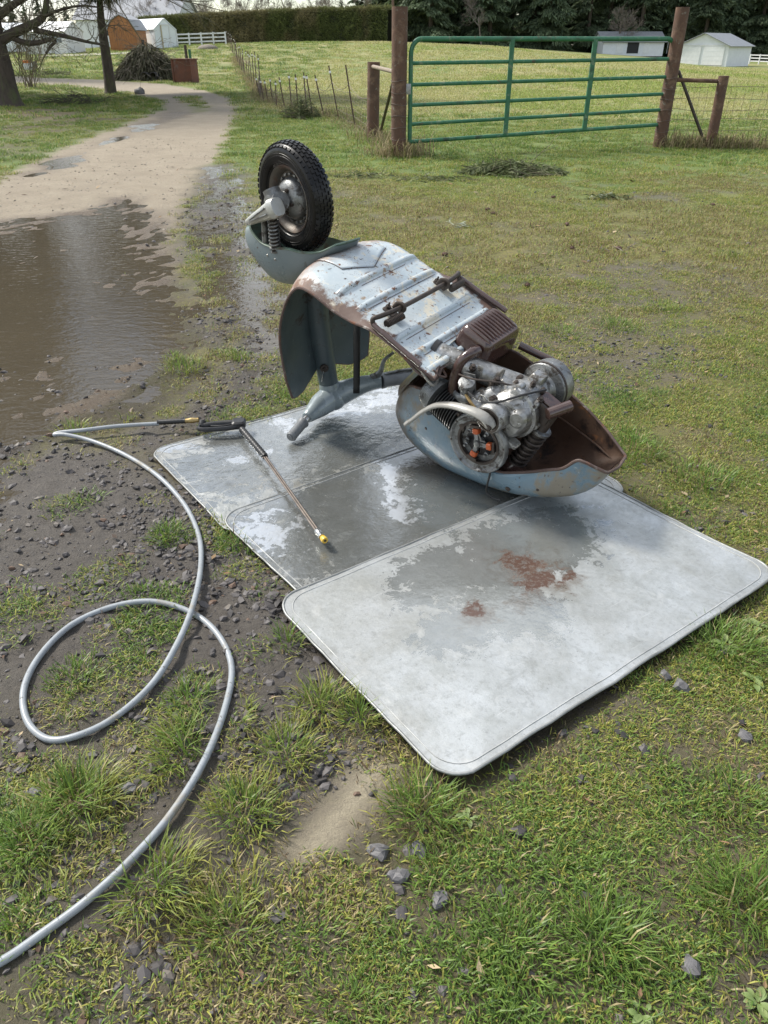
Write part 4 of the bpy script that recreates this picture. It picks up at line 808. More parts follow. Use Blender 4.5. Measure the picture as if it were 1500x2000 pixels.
# pistol grip with open trigger guard
ga_, gb_ = G(390, 836, .040), G(468, 832, .046)
fwd = unit(gb_ - ga_); side = unit(np.cross((0, 0, 1.), fwd)); 
def lg(a, b_, c_=0.): return ga_ + fwd * a + side * b_ + np.array([0, 0, c_])
glen = np.linalg.norm(gb_ - ga_)
lpart(MB().tube(catmull([c2, lg(.01, .022), lg(.06, .030), lg(.12, .034), lg(glen - .02, .034)], 5), .0155, 12, sq=.85), 'handle', M_PLAST)
lpart(MB().tube(catmull([lg(0, .02), lg(-.004, -.004), lg(.02, -.020), lg(.08, -.022), lg(glen - .04, -.016), lg(glen, .0)], 6), .0085, 10, sq=1.3), 'trigger_guard', M_PLAST)
lpart(MB().tube(catmull([lg(.05, .004), lg(.10, .0), lg(glen - .03, .014)], 5), .006, 8, sq=1.8), 'trigger', M_PLAST)
lpart(MB().rbox(lg(glen - .005, .018, .004), (.062, .062, .036), .014, np.stack([fwd, side, np.array([0, 0, 1.])], 1)), 'valve_body', M_PLAST)
lpart(MB().sphere(lg(glen - .02, .045, .004), (.02, .02, .016), 10, 8), 'valve_knob', M_PLAST)
f0, f1 = G(472, 838, .046), G(518, 892, .042); n = 29; P = seg_(f0, f1, n)
lpart(MB().tube(P, [(.0155 if i % 2 else .0125) for i in range(n)], 14), 'foregrip', M_PLAST, 30)
l0, l1 = G(516, 890, .042), G(622, 1040, .046)
for k in (-1, 1):
    sv = unit(np.cross((0, 0, 1.), l1 - l0)); lpart(MB().tube(seg_(l0 + sv * .0042 * k, l1 + sv * .0042 * k), .0042, 8), 'lance_tube', M_LANCE)
q0, q1, q2 = G(619, 1036, .046), G(629, 1049, .047), G(635, 1056, .047)
lpart(MB().tube(seg_(q0, q1, 6), [.010, .0125, .0125, .0105, .0125, .0125], 12), 'quick_coupler', M_CHROME)
lpart(MB().tube(seg_(q1, q2, 4), [.0085, .0115, .0125, .0115], 12), 'nozzle', M_YEL); lpart(MB().lathe([(0, .005), (.0006, .005), (.0006, 0)], q2 + unit(q2 - q1) * .0005, q2 - q1, 10), 'nozzle_hole', M_BLACK)

# ------------------------------------------------------------------ grass
RECTS = [rectpts(c, a, L_, W_, .0) for c, a, L_, W_ in SH_C.values()]
def on_sheet(x, y, g=0.):
    k = np.zeros(len(x), bool)
    for r in RECTS: k |= sdpoly(x, y, r) > -g
    return k
def sample(y0, y1, dens, marg=.45):
    A = 0; hw = lambda y: .53 * (.847 * y + .8) + marg
    n = int(dens * (hw(y0) + hw(y1)) * (y1 - y0)); y = y0 + (y1 - y0) * rng.random(n); mxw = hw(y1); x = (rng.random(n) * 2 - 1) * mxw
    k = np.abs(x) < hw(y); return x[k], y[k]
def grass_density(x, y, m):
    g = .42 + .75 * sst(.36, .60, fbm(x, y, 3.2, 12.)); g = g * (1 - .70 * m['bare']) * (1 - (.93 + .07 * sst(5, 9, y)) * np.clip(m['drive'] * 1.15, 0, 1)) * (1 - .97 * m['sand'])
    patch = sst(.50, .64, fbm(x, y, 4.5, 91.)); g = g * (1 - m['mud'] * (1 - .62 * patch)); g = g * (1 - m['pud'] * .985)
    g = g * (1 - m['shal'] * (1. - .35 * patch)) * (1 - .75 * m['litter'])
    return g
def tuft_field(x, y):
    t = np.zeros(len(x)); l = np.zeros(len(x)); ox = np.zeros(len(x)); oy = np.zeros(len(x))
    for cx, cy, r, ln in TW:
        d = np.hypot(x - cx, y - cy) / r; k = np.exp(-d * d * 1.6); u = k > t; t = np.where(u, k, t); l = np.where(u, ln, l); ox = np.where(u, (x - cx) / r, ox); oy = np.where(u, (y - cy) / r, oy)
    return t, l, ox, oy
def grass_colour(x, y, tf, n):
    a = fbm(x, y, .9, 101.); b_ = fbm(x, y, 3.5, 111.); r1 = rng.random(n); r2 = rng.random(n)
    grn = np.array([.155, .245, .046]); deep = np.array([.090, .165, .034]); yel = np.array([.36, .335, .08]); strw = np.array([.42, .35, .18]); brn = np.array([.17, .115, .06])
    wy = np.clip(sst(.40, .62, a) * .9 + sst(.45, .65, b_) * .35 - tf * 1.2 + .12, 0, 1)
    wy = np.clip(wy + sst(3., 6., y) * .30, 0, 1) * (1 - .75 * sst(8.5, 13, y))
    c = grn + (yel - grn) * (wy * (.5 + .5 * r1))[:, None]
    c = np.where((r2 < .20 * (1 - wy))[:, None], deep, c); k = (r2 > .91 - .05 * wy); c = np.where(k[:, None], strw, c); k = (r2 > .962); c = np.where(k[:, None], brn, c)
    return c * (.72 + .56 * rng.random(n))[:, None]
M_GRASS = tintmat('grass_blades', .45, .35, .38)
HM = np.zeros((640, 640), np.float32)                       # 1 cm map of where the hose lies
for _p in catmull(HP, 60):
    _i, _j = int((_p[0] + 3.2) * 100), int(_p[1] * 100)
    for _a in range(-4, 5):
        for _b in range(-4, 5):
            if 0 <= _i + _a < 640 and 0 <= _j + _b < 640: HM[_i + _a, _j + _b] = max(HM[_i + _a, _j + _b], 1 - math.hypot(_a, _b) / 5.)
def hose_near(x, y):
    i = np.clip(((x + 3.2) * 100).astype(int), 0, 639); j = np.clip((y * 100).astype(int), 0, 639); return HM[i, j]
def blades(x, y, L_, W_, lean, az, col, seg=2, bend=.6, z0=None):
    n = len(x); z = (hz(x, y) if z0 is None else z0) - .004; P0 = np.stack([x, y, z], 1); d = np.stack([np.cos(az), np.sin(az), np.zeros(n)], 1); s = np.stack([-np.sin(az), np.cos(az), np.zeros(n)], 1) * (W_ / 2)[:, None]
    up = np.array([0, 0, 1.]); c1, s1 = np.cos(lean)[:, None], np.sin(lean)[:, None]; l2 = np.minimum(lean + bend, 1.62); c2, s2 = np.cos(l2)[:, None], np.sin(l2)[:, None]
    if seg == 1:
        T = P0 + (d * s1 + up * c1) * L_[:, None]; V = np.stack([P0 - s, P0 + s, T], 1).reshape(-1, 3); F = np.arange(3 * n).reshape(-1, 3); C = np.repeat(col, 3, 0)
    else:
        Mm = P0 + (d * s1 + up * c1) * (L_ * .55)[:, None]; T = Mm + (d * s2 + up * c2) * (L_ * .45)[:, None]
        V = np.stack([P0 - s * .7, P0 + s * .7, Mm - s, Mm + s, T], 1).reshape(-1, 3); b_ = np.arange(n)[:, None] * 5
        F = np.concatenate([b_ + [0, 1, 3], b_ + [0, 3, 2], b_ + [2, 3, 4]], 1).reshape(-1, 3); C = np.repeat(col, 5, 0)
    return V, F, C
def grass_zone(y0, y1, dens, seg, lmin, lmax, wd, tuftk=1., lens=1.):
    x, y = sample(y0, y1, dens); m = masks(x, y); g = grass_density(x, y, m); tf, tl, ox, oy = tuft_field(x, y)
    keep = (rng.random(len(x)) < np.clip(np.maximum(g * .30, tf * .95 * (tf > .15)), 0, 1.3) / 1.3) & (rng.random(len(x)) > m['sand'] * .97) & ~on_sheet(x, y, .0) & (hose_near(x, y) < .45)
    x, y, tf, tl, ox, oy = (q[keep] for q in (x, y, tf, tl, ox, oy)); n = len(x)
    L_ = lmin + (lmax - lmin) * rng.random(n) ** 1.6; L_ = np.where(tf > .15, L_ + tl * (.28 + .52 * rng.random(n)) * np.clip(tf * 1.6, 0, 1) * tuftk, L_) * lens
    L_ = L_ * (1 - .75 * (hose_near(x, y) > 0)); L_ = L_ * (.6 + .8 * sst(.35, .65, fbm(x, y, 2.1, 171.)))
    lean = .55 + .95 * rng.random(n); lean = np.where(tf > .2, .15 + .75 * rng.random(n), lean); az = rng.random(n) * 6.283
    az = np.where((tf > .1) & (rng.random(n) < .75), np.arctan2(oy, ox) + rng.normal(0, .6, n), az)
    W_ = wd * (.6 + .8 * rng.random(n)); return blades(x, y, L_, W_, lean, az, grass_colour(x, y, tf, n), seg)
def stuff(name, parts, mat, label, cat):
    V = []; F = []; C = []; o = 0
    for v, f, c in parts: V.append(v); F.append(f + o); C.append(c); o += len(v)
    ob = obj(name, np_mesh(name, np.vstack(V), np.vstack(F), mat, np.vstack(C))); return tag(ob, label, cat, kind='stuff')
stuff('lawn_grass', [grass_zone(.30, 2.3, 42000, 2, .012, .040, .0027), grass_zone(2.3, 5., 14000, 2, .012, .034, .0034), grass_zone(5., 9., 3600, 1, .02, .045, .0065)], M_GRASS,
      'short patchy green and yellow grass over the yard', 'grass')

# matted turf: small clumps of bent blades set out by the thousand
TURF = bpy.data.collections.new('turf_clumps')
def clump(name, n, pal, lo, hi, wd, seed):
    r = np.random.default_rng(seed); a = r.random(n) * 6.283; q = np.sqrt(r.random(n)) * .055; x, y = q * np.cos(a), q * np.sin(a); L_ = lo + (hi - lo) * r.random(n) ** 1.4; i = r.choice(len(pal), n, p=np.array([p[1] for p in pal]) / sum(p[1] for p in pal)); c = np.array([p[0] for p in pal])[i] * (.65 + .7 * r.random(n))[:, None]
    V, F, C = blades(x, y, L_, wd * (.6 + .8 * r.random(n)), .30 + .95 * r.random(n), r.random(n) * 6.283, c, 2, .6, np.full(n, .004))
    o = bpy.data.objects.new(name, np_mesh(name, V, F, M_GRASS, C)); TURF.objects.link(o)
_g, _y, _s, _b, _d = (.15, .24, .045), (.335, .335, .075), (.40, .33, .17), (.16, .11, .06), (.06, .115, .025)
clump('turf_clump_a', 80, [(_g, 6), (_d, 2), (_y, 1), (_s, .5)], .012, .036, .0024, 1); clump('turf_clump_b', 80, [(_g, 5), (_d, 1), (_y, 3), (_s, .6)], .010, .030, .0022, 2)
clump('turf_clump_c', 90, [(_y, 6), (_g, 3), (_s, .8), (_b, .4)], .007, .022, .0022, 3); clump('turf_clump_d', 90, [(_y, 5), (_g, 2), (_s, 2), (_b, 1)], .007, .024, .0022, 4); clump('turf_clump_e', 70, [(_s, 3), (_b, 2), (_y, 2), (_g, 1.5)], .010, .034, .0020, 5)
clump('turf_clump_f', 60, [((.25, .33, .075), 5), ((.42, .42, .14), 3), (_s, 1)], .010, .026, .0030, 6); clump('turf_clump_g', 60, [((.54, .49, .25), 5), ((.36, .38, .12), 3), (_y, 1)], .010, .026, .0030, 7)
def turf_points():
    X, Y, SC = [], [], []
    for y0, y1, dens, sc in ((.3, 3., 900, 1.1), (3., 6., 480, 1.25), (6., 11., 190, 1.6), (11., 20., 60, 2.4), (20., 34., 18, 3.8), (34., 50., 7, 5.5), (50., 100., 2.6, 8.)):
        x, y = sample(y0, y1, dens, 1.0 + y0 * .22); X.append(x); Y.append(y); SC.append(np.full(len(x), sc))
    x, y, sc = np.concatenate(X), np.concatenate(Y), np.concatenate(SC); m = masks(x, y); g = grass_density(x, y, m) * (1 - .85 * m['verge']); k = (rng.random(len(x)) < np.clip(g * 1.05, 0, 1)) & ~on_sheet(x, y, .025 * 1.) & (hose_near(x, y) < .3) & (rng.random(len(x)) > m['pud'] * .97) & (rng.random(len(x)) > m['sand'])
    x, y, sc = x[k], y[k], sc[k]; n = len(x); a = fbm(x, y, .9, 101.); b_ = fbm(x, y, 3.5, 111.); wy = sst(.38, .62, a) * .7 + sst(.42, .64, b_) * .4 + sst(2.6, 5, y) * .55 + .30 * sst(.2, .9, x) * sst(2.2, 1.2, y); wy = wy * (1 - .75 * sst(9., 13.5, y)) + rng.normal(0, .16, n) + .45 * sst(18, 32, y) * sst(-6, -2, x)
    idx = np.digitize(wy, [.18, .42, .78, 1.05]); idx = np.where(rng.random(n) < .07, 4, idx); fw_ = sst(12, 30, y) * (.4 + .6 * sst(-5, -2, x)) + rng.normal(0, .15, n); st_ = fbm(x * .6, y * .22, .5, 61.) + rng.normal(0, .04, n); idx = np.where(fw_ > .5, np.where(st_ + .10 * sst(30, 60, y) > .47, 6, 5), idx); sc = sc * (.75 + .5 * rng.random(n))
    me = bpy.data.meshes.new('turf'); me.vertices.add(n); me.vertices.foreach_set('co', np.stack([x, y, hz(x, y, masks(x, y)) - .002], 1).astype(np.float32).ravel())
    for nm, tp_, v in (('pick', 'INT', idx.astype(np.int32)), ('scl', 'FLOAT', sc.astype(np.float32)), ('rot', 'FLOAT', (rng.random(n) * 6.283).astype(np.float32))):
        at = me.attributes.new(nm, tp_, 'POINT'); at.data.foreach_set('value', v)
    return me
turf = obj('turf', turf_points()); tag(turf, 'matted short turf and moss covering the yard and lawn', 'grass', kind='stuff')
ng = bpy.data.node_groups.new('turf_instances', 'GeometryNodeTree'); ng.interface.new_socket('Geometry', in_out='INPUT', socket_type='NodeSocketGeometry'); ng.interface.new_socket('Geometry', in_out='OUTPUT', socket_type='NodeSocketGeometry')
gi, go = ng.nodes.new('NodeGroupInput'), ng.nodes.new('NodeGroupOutput'); iop = ng.nodes.new('GeometryNodeInstanceOnPoints'); ci = ng.nodes.new('GeometryNodeCollectionInfo'); ci.inputs['Collection'].default_value = TURF; ci.inputs['Separate Children'].default_value = True; ci.inputs['Reset Children'].default_value = True
def nattr(nm, t):
    q = ng.nodes.new('GeometryNodeInputNamedAttribute'); q.data_type = t; q.inputs['Name'].default_value = nm; return q.outputs['Attribute']
cx_ = ng.nodes.new('ShaderNodeCombineXYZ'); ng.links.new(nattr('rot', 'FLOAT'), cx_.inputs[2]); iop.inputs['Pick Instance'].default_value = True
ng.links.new(gi.outputs[0], iop.inputs['Points']); ng.links.new(ci.outputs[0], iop.inputs['Instance']); ng.links.new(nattr('pick', 'INT'), iop.inputs['Instance Index']); ng.links.new(cx_.outputs[0], iop.inputs['Rotation']); ng.links.new(nattr('scl', 'FLOAT'), iop.inputs['Scale']); ng.links.new(iop.outputs[0], go.inputs[0])
turf.modifiers.new('turf', 'NODES').node_group = ng

# ------------------------------------------------------------------ gravel and single stones
ICO = np.array([(0, .526, .851), (0, -.526, .851), (.851, 0, .526), (.526, .851, 0), (-.526, .851, 0), (-.851, 0, .526), (0, .526, -.851), (0, -.526, -.851), (.526, -.851, 0), (.851, 0, -.526), (-.851, 0, -.526), (-.526, -.851, 0)])
ICF = np.array([(0, 1, 2), (0, 2, 3), (0, 3, 4), (0, 4, 5), (0, 5, 1), (1, 8, 2), (2, 9, 3), (3, 6, 4), (4, 10, 5), (5, 11, 1), (6, 7, 10), (6, 9, 7), (7, 9, 8), (7, 8, 11), (7, 11, 10), (1, 11, 8), (2, 8, 9), (3, 9, 6), (4, 6, 10), (5, 10, 11)])
def stones(x, y, sz, col, sink=.35):
    n = len(x); J = ICO[None] * (1 + rng.normal(0, .22, (n, 12, 1))) + rng.normal(0, .10, (n, 12, 3)); sc = np.stack([sz * (.8 + .6 * rng.random(n)), sz * (.6 + .5 * rng.random(n)), sz * (.35 + .4 * rng.random(n))], 1)
    J = J * sc[:, None, :]; a = rng.random(n) * 6.283; ca, sa = np.cos(a)[:, None], np.sin(a)[:, None]; t = rng.normal(0, .3, n)[:, None]
    X = J[..., 0]; Z = J[..., 2]; X, Z = X * np.cos(t) - Z * np.sin(t), X * np.sin(t) + Z * np.cos(t); Y = J[..., 1]
    V = np.stack([X * ca - Y * sa + x[:, None], X * sa + Y * ca + y[:, None], Z + (hz(x, y) + sz * (.45 - sink))[:, None]], -1).reshape(-1, 3)
    F = (ICF[None] + (np.arange(n) * 12)[:, None, None]).reshape(-1, 3); C = np.repeat(col, 12, 0); return V, F, C
def gravel_zone(y0, y1, dens, s0, s1):
    x, y = sample(y0, y1, dens); m = masks(x, y); cl = sst(.40, .66, fbm(x, y, 3., 131.))
    g = .03 + m['mud'] * (.14 + 1.0 * cl) + m['bare'] * .5 * cl + m['shal'] * .7 - m['sand'] * .6 + .10 * (sst(.62, .7, fbm(x, y, 1.6, 141.))) + .07 * m['pud'] * sst(4.2, 3.0, y) - .6 * m['drive'] * (1 - m['pud'])
    k = (rng.random(len(x)) < g) & ~on_sheet(x, y, -.015); x, y = x[k], y[k]; n = len(x); sz = s0 + (s1 - s0) * rng.random(n) ** 4.0
    t = rng.random(n); c = np.array([.068, .062, .060])[None] * (.55 + 1.1 * t)[:, None]; c = np.where((rng.random(n) > .93)[:, None], np.array([.145, .128, .11]), c); c = np.where((rng.random(n) > .96)[:, None], np.array([.13, .085, .06]), c)
    return stones(x, y, sz, c)
def drive_stones(y0, y1, dens):
    x, y = sample(y0, y1, dens); m = masks(x, y); k = (rng.random(len(x)) < m['drive'] * (1 - m['pud']) * (.25 + .75 * sst(.45, .65, fbm(x, y, 1.4, 37.)))); x, y = x[k], y[k]; n = len(x); sz = .005 + .011 * rng.random(n) ** 3; c = np.array([.27, .235, .185])[None] * (.65 + .6 * rng.random(n))[:, None]; return stones(x, y, sz, c)
M_STONE = tintmat('wet_stone', .6, .35)
stuff('gravel', [gravel_zone(.35, 2.4, 7500, .003, .017), gravel_zone(2.4, 5., 3600, .003, .016), gravel_zone(5., 10., 300, .007, .020), drive_stones(5.5, 16., 120)], M_STONE, 'wet dark crushed gravel scattered through the mud and grass', 'gravel')
M_BIGST = pmat('slate_stone', (.075, .073, .076), (.15, .145, .145), 40, .5, .7, 0., (), .4, 90)
def stone_thing(px, py, r, label, flat=.5, mat=None, dist=None):
    p = G(px, py) if dist is None else AT(px, py, dist); bm = bmesh.new(); bmesh.ops.create_icosphere(bm, subdivisions=2, radius=1.)
    ph = random.random() * 9
    for v in bm.verts:
        c = v.co; k = 1 + .22 * math.sin(3 * c.x + ph) * math.cos(4 * c.y + ph) + .12 * math.sin(7 * c.z + 5 * c.x + ph); v.co = Vector((c.x * r * k, c.y * r * .75 * k, max(c.z, -.5) * r * flat * k))
    bmesh.ops.dissolve_limit(bm, angle_limit=.35, verts=bm.verts, edges=bm.edges)
    me = bpy.data.meshes.new('stone'); bm.to_mesh(me); bm.free(); me.materials.append(mat or M_BIGST); o = obj('stone', me, None, (p[0], p[1], gz(p[0], p[1]) + r * flat * .35)); o.rotation_euler = (0, .1, random.random() * 6); tag(o, label, 'stone'); return o
stone_thing(1350, 1890, .022, 'lone grey angular stone in the grass at the lower right corner', .7)
stone_thing(738, 1668, .026, 'largest dark grey stone beside the bare sand patch'); stone_thing(818, 1664, .021, 'dark stone under the grass tuft right of the sand patch'); stone_thing(780, 1716, .024, 'dark flat stone below the sand patch, lower of the cluster'); stone_thing(858, 1762, .022, 'grey flat stone half sunk in grass below the stone cluster')
stone_thing(255, 1548, .020, 'blue-grey angular stone inside the lower hose bend'); stone_thing(68, 1552, .021, 'dark stone left of the long grass tuft near the hose'); stone_thing(1330, 1345, .024, 'grey upright stone in grass right of the near metal sheet', .9); stone_thing(1298, 1325, .019, 'darker stone just left of the upright grey stone', .9); stone_thing(1456, 1437, .022, 'slate stone in grass by the right edge, beside clover')
stone_thing(274, 184, .19, 'grey boulder on the lawn edge by the driveway bend', .8)

# dead leaves, bark crumbs and straw lying in the grass
def litter_zone(y0, y1, dens, s0, s1):
    x, y = sample(y0, y1, dens); m = masks(x, y); k = (rng.random(len(x)) < (1 - m['pud']) * (.25 + .75 * sst(.45, .65, fbm(x, y, 2., 201.)))) & ~on_sheet(x, y, .0); x, y = x[k], y[k]; n = len(x); L_ = s0 + (s1 - s0) * rng.random(n) ** 2; a = rng.random(n) * 6.283; w_ = L_ * (.08 + .5 * rng.random(n) ** 2)
    z = hz(x, y) + .006 + .010 * rng.random(n); d = np.stack([np.cos(a), np.sin(a), rng.normal(0, .25, n)], 1); sdv_ = np.stack([-np.sin(a), np.cos(a), rng.normal(0, .3, n)], 1); P = np.stack([x, y, z], 1)
    V = np.stack([P - d * (L_ / 2)[:, None], P + sdv_ * w_[:, None] / 2, P + d * (L_ / 2)[:, None], P - sdv_ * w_[:, None] / 2 + np.array([0, 0, .002])], 1).reshape(-1, 3); b_ = np.arange(n)[:, None] * 4
    F = np.concatenate([b_ + [0, 1, 2], b_ + [0, 2, 3]], 1).reshape(-1, 3); pal = np.array([(.20, .12, .07), (.33, .26, .16), (.10, .065, .045), (.28, .19, .10), (.06, .045, .035)]); c = pal[rng.integers(0, 5, n)] * (.6 + .8 * rng.random(n))[:, None]; return V, F, np.repeat(c, 4, 0)
stuff('leaf_litter', [litter_zone(.35, 2.5, 260, .008, .035), litter_zone(2.5, 6., 90, .012, .05), litter_zone(6., 12., 18, .03, .09)], tintmat('dead_leaf', .75, .2), 'dead leaf bits, bark crumbs and straw scattered in the grass', 'leaf litter')

# ------------------------------------------------------------------ broad-leaved weeds
M_LEAF = pmat('weed_leaf', (.115, .175, .045), (.17, .21, .07), 30, .5, .6)
def weed(px, py, n, r, label):
    c = G(px, py); e = empty('weed', (c[0], c[1], gz(c[0], c[1])), label, 'weed')
    for i in range(n):
        a = random.random() * 6.283; ln = r * (.6 + .5 * random.random()); wd = ln * .28; rows = []; st = random.random() * .5 * r
        for t in np.linspace(0, 1, 6):
            w_ = wd * math.sin(math.pi * (.08 + .9 * t)) ** .8; q = st + ln * t; zz_ = .006 + ln * (.55 * t - .5 * t * t) + .002 * i / n
            rows.append([(q * math.cos(a) - s * w_ * math.sin(a), q * math.sin(a) + s * w_ * math.cos(a), zz_ + abs(s) * w_ * .35) for s in (-1, 0, 1)])
        MB().grid(rows).build('leaf', M_LEAF, e, 60)
weed(1420, 1262, 14, .036, 'clump of pale green broad leaves right of the near metal sheet'); weed(1478, 1225, 12, .03, 'leafy green weed at the right edge beside the near metal sheet'); weed(1470, 1330, 12, .03, 'lower leafy weed at the right edge below the metal sheet'); weed(915, 1604, 9, .02, 'small leafy weed right of the big grass tuft'); weed(1480, 1960, 16, .024, 'clover-like weed in the bottom right corner'); weed(1255, 1985, 10, .022, 'small star-shaped weed near the bottom edge')
# ------------------------------------------------------------------ gate, posts and fences
M_POST = pmat('rusty_pipe_post', (.125, .066, .042), (.078, .045, .032), 6, .75, .9, 0., [((.17, .105, .07), 3.5, .52, .62, .85), ((.20, .18, .15), 14, .60, .66, .8), ((.06, .04, .03), 22, .62, .66, .8)], .35, 30, .006)
M_GREEN = pmat('green_gate_paint', (.018, .115, .055), (.035, .15, .075), 5, .4, .55, 0., [((.13, .19, .12), 10, .56, .64, .6), ((.085, .055, .04), 6, .60, .66, .8), ((.03, .06, .035), 3, .55, .66, .7)], .15, 40)
M_GALV = pmat('galvanised_fitting', (.42, .43, .43), (.26, .26, .26), 20, .45, .6, .5)
M_TPOST = pmat('weathered_steel_tpost', (.12, .075, .055), (.075, .05, .04), 9, .7, .85)
M_WIRE = pmat('rusty_wire', (.16, .13, .11), (.10, .07, .055), 9, .7)
M_WHITE = pmat('white_paint', (.74, .75, .76), (.66, .67, .68), 3, .55)
M_INSUL = pmat('white_insulator', (.78, .77, .74), None, 3, .5)
def gpos(x, y, z=None): return np.array([x, y, float(rise(np.array([x]), np.array([y]))[0]) if z is None else z])
def post(px, py, top, r, label, lean=0.):
    p = G(px, py); h = AT(*top, p[1])[2]; q = AT(*top, p[1]); e = empty('gate_post', (p[0], p[1], 0), label, 'post')
    b = MB().tube([(0, 0, -.1), ((q[0] - p[0]) * .5, 0, h / 2), (q[0] - p[0], 0, h)], r, 20); b.build('pipe', M_POST, e, 40); return e, p, h, q
eL, pL, hL, qL = post(778, 305, (781, 13), .118, 'tall rust brown pipe gatepost at the left end of the green gate')
eR, pR, hR, qR = post(1287, 287, (1334, 14), .108, 'tall rust brown pipe gatepost at the right end of the green gate')
eS, pS, hS, qS = post(728, 270, (730, 121), .115, 'short rust brown post left of the gate with a brace rail')
eT, pT, hT, qT = post(1387, 288, (1414, 148), .085, 'short rust brown post right of the gate with a brace rail')
for e, p in ((eL, pL), (eR, pR)):
    for z in np.linspace(.25, 1.05, 6):          # fence wire wrapped round the post
        MB().tube([(.121 * math.cos(a), .121 * math.sin(a), z + .012 * math.sin(2 * a + z * 9)) for a in np.linspace(0, 6.283, 20)[:-1]], .004, 5, closed=True).build('wire_wrap', M_WIRE, e)
for (pa, ha), (pb, hb), e, lab in (((pS, hS), (pL, hL), eS, 0), ((pR, hR), (pT, hT), eT, 1)):
    o_ = np.array(e.location); a = np.array([pa[0], pa[1], min(ha, hb) - .06]) - o_; b_ = np.array([pb[0], pb[1], min(ha, hb) - .08]) - o_
    if lab == 0: b_[2] -= .02; a[2] = hS - .07
    MB().tube([a, b_], .032, 10).build('brace_rail', M_POST if lab else pmat('pale_wood_rail', (.30, .25, .19), (.22, .18, .14), 9, .8), e)
    d0 = (np.array([pL[0] - .10, pL[1], 1.0]) if lab == 0 else np.array([pR[0] + .1, pR[1], 1.15])) - o_; d1 = (np.array([pS[0] + .12, pS[1] - .2, .02]) if lab == 0 else np.array([pT[0] - .1, pT[1], .05])) - o_
    MB().tube([d0, d1], .026, 10).build('diagonal_brace', M_STEEL, e)
# green tube gate
gA, gB = AT(797, 280, pL[1] + .05), AT(1300, 76, pR[1] - .05)
gA = np.array([AT(800, 278, pL[1])[0], pL[1], 0]); gB = np.array([AT(1292, 240, pR[1])[0], pR[1], 0]); gw = np.linalg.norm(gB - gA); gd = unit(gB - gA)
zb0, zt0 = AT(800, 277, pL[1])[2], AT(800, 76, pL[1])[2]; zb1, zt1 = AT(1278, 243, pR[1])[2], AT(1300, 76, pR[1])[2]
gate = empty('field_gate', (gA[0], gA[1], 0), 'green six-bar tubular steel field gate between the tall posts', 'gate')
def gp(s, t): return gd * (gw * s) + np.array([0, 0, (zb0 * (1 - s) + zb1 * s) * (1 - t) + (zt0 * (1 - s) + zt1 * s) * t])
P = [gp(0, 0), gp(0, .5), gp(0, .86)]; rr = .16 / gw
P += [gp(rr * (1 - math.cos(a)), .86 + .14 * math.sin(a)) for a in np.linspace(.2, 1.57, 7)] + [gp(.3, 1), gp(.6, 1)] + [gp(1 - rr * (1 - math.cos(a)), .86 + .14 * math.sin(a)) for a in np.linspace(1.57, .2, 7)] + [gp(1, .86), gp(1, .5), gp(1, 0)]
MB().tube(P, .034, 12).build('frame', M_GREEN, gate, 50)
for t in (.0, .18, .37, .57, .775): MB().tube([gp(0, t), gp(.5, t), gp(1, t)], .027 if t else .03, 12).build('bar', M_GREEN, gate, 50)
for s in (.36, .675):
    MB().box((gp(s, 0) + gp(s, 1)) / 2 + np.array([0, -.012, 0]), (.07, .062, np.linalg.norm(gp(s, 1) - gp(s, 0))), None).build('upright', M_GREEN, gate, 30)
for s, t, sz in ((-.012, .53, .09), (1.012, .02, .07), (1.005, .80, .06)): MB().rbox(gp(s, t), (sz * 1.3, .05, sz * 1.6), .012).build('hinge', M_GALV, gate)
MB().rbox(gp(-.035, .55), (.06, .04, .26), .01).build('hinge_plate', M_POST, gate)
# steel T-post fence running away to the left
tp = [((675, 127), (695, 250)), ((642, 128), (663, 232)), ((615, 146), (634, 226)), ((598, 146), (612, 227)), ((593, 141), (599, 219)), ((577, 145), (583, 219)), ((564, 146), (570, 213)), ((545, 151), (557, 211)), ((538, 158), (540, 207)), ((527, 154), (533, 201)), ((516, 156), (524, 199)), ((508, 155), (516, 197)), ((500, 152), (509, 192))]
TPB = []
tm = MB(); tm.box((0, 0, .5), (.040, .010, 1.)); tm.box((0, -.016, .5), (.010, .028, 1.)); tproto = None
def tpost(b, t, i, ins=True):
    global tproto
    h = np.linalg.norm(t - b); o = empty('fence_post', b, ('thin brown steel fence post, %s from the short post left of the gate' % ['nearest', 'second', 'third', 'fourth', 'fifth', 'sixth', 'seventh', 'eighth', 'ninth', 'tenth', 'eleventh', 'twelfth', 'thirteenth'][i]) if i < 13 else 'far thin steel post in the fence line along the field', 'fence post', 'steel posts of the wire fence')
    m = MB(); d = t - b; m.tube([(0, 0, -.1), d], .017 if i < 20 else .024, 6); m.build('stake', M_TPOST, o, 30)
    if ins and i != 0: k = d * (.88 if i % 3 else .93); MB().rbox(k, (.055, .05, .05), .01).build('insulator', M_INSUL, o)
for i, (t, b) in enumerate(tp):
    p = G(*b); q = AT(*t, p[1]); TPB.append((p, q)); tpost(p, q, i)
far = [G(509, 192)]; fx_ = np.array([[512, 29.5], [497, 34.], [484, 41.], [474, 49.], [466, 58.], [459, 68.], [452, 80.], [447, 90.]])
yy = 31.5; i = 13
while yy < 90:
    px = np.interp(yy, fx_[:, 1], fx_[:, 0]); x = (px - 750) / 1712. * yy; x = AT(px, 120, yy)[0]; b = gpos(x, yy); t = b + np.array([random.gauss(0, .05), random.gauss(0, .05), 1.22 + random.random() * .15]); TPB.append((b, t)); tpost(b, t, i); yy += 2.2 + .045 * (yy - 30); i += 1
M_WIREN = M_WIRE
wf = empty('wire_fence', (pS[0], pS[1], 0), 'sagging woven wire strung between the steel posts left of the gate', 'wire fence'); wo = np.array(wf.location)
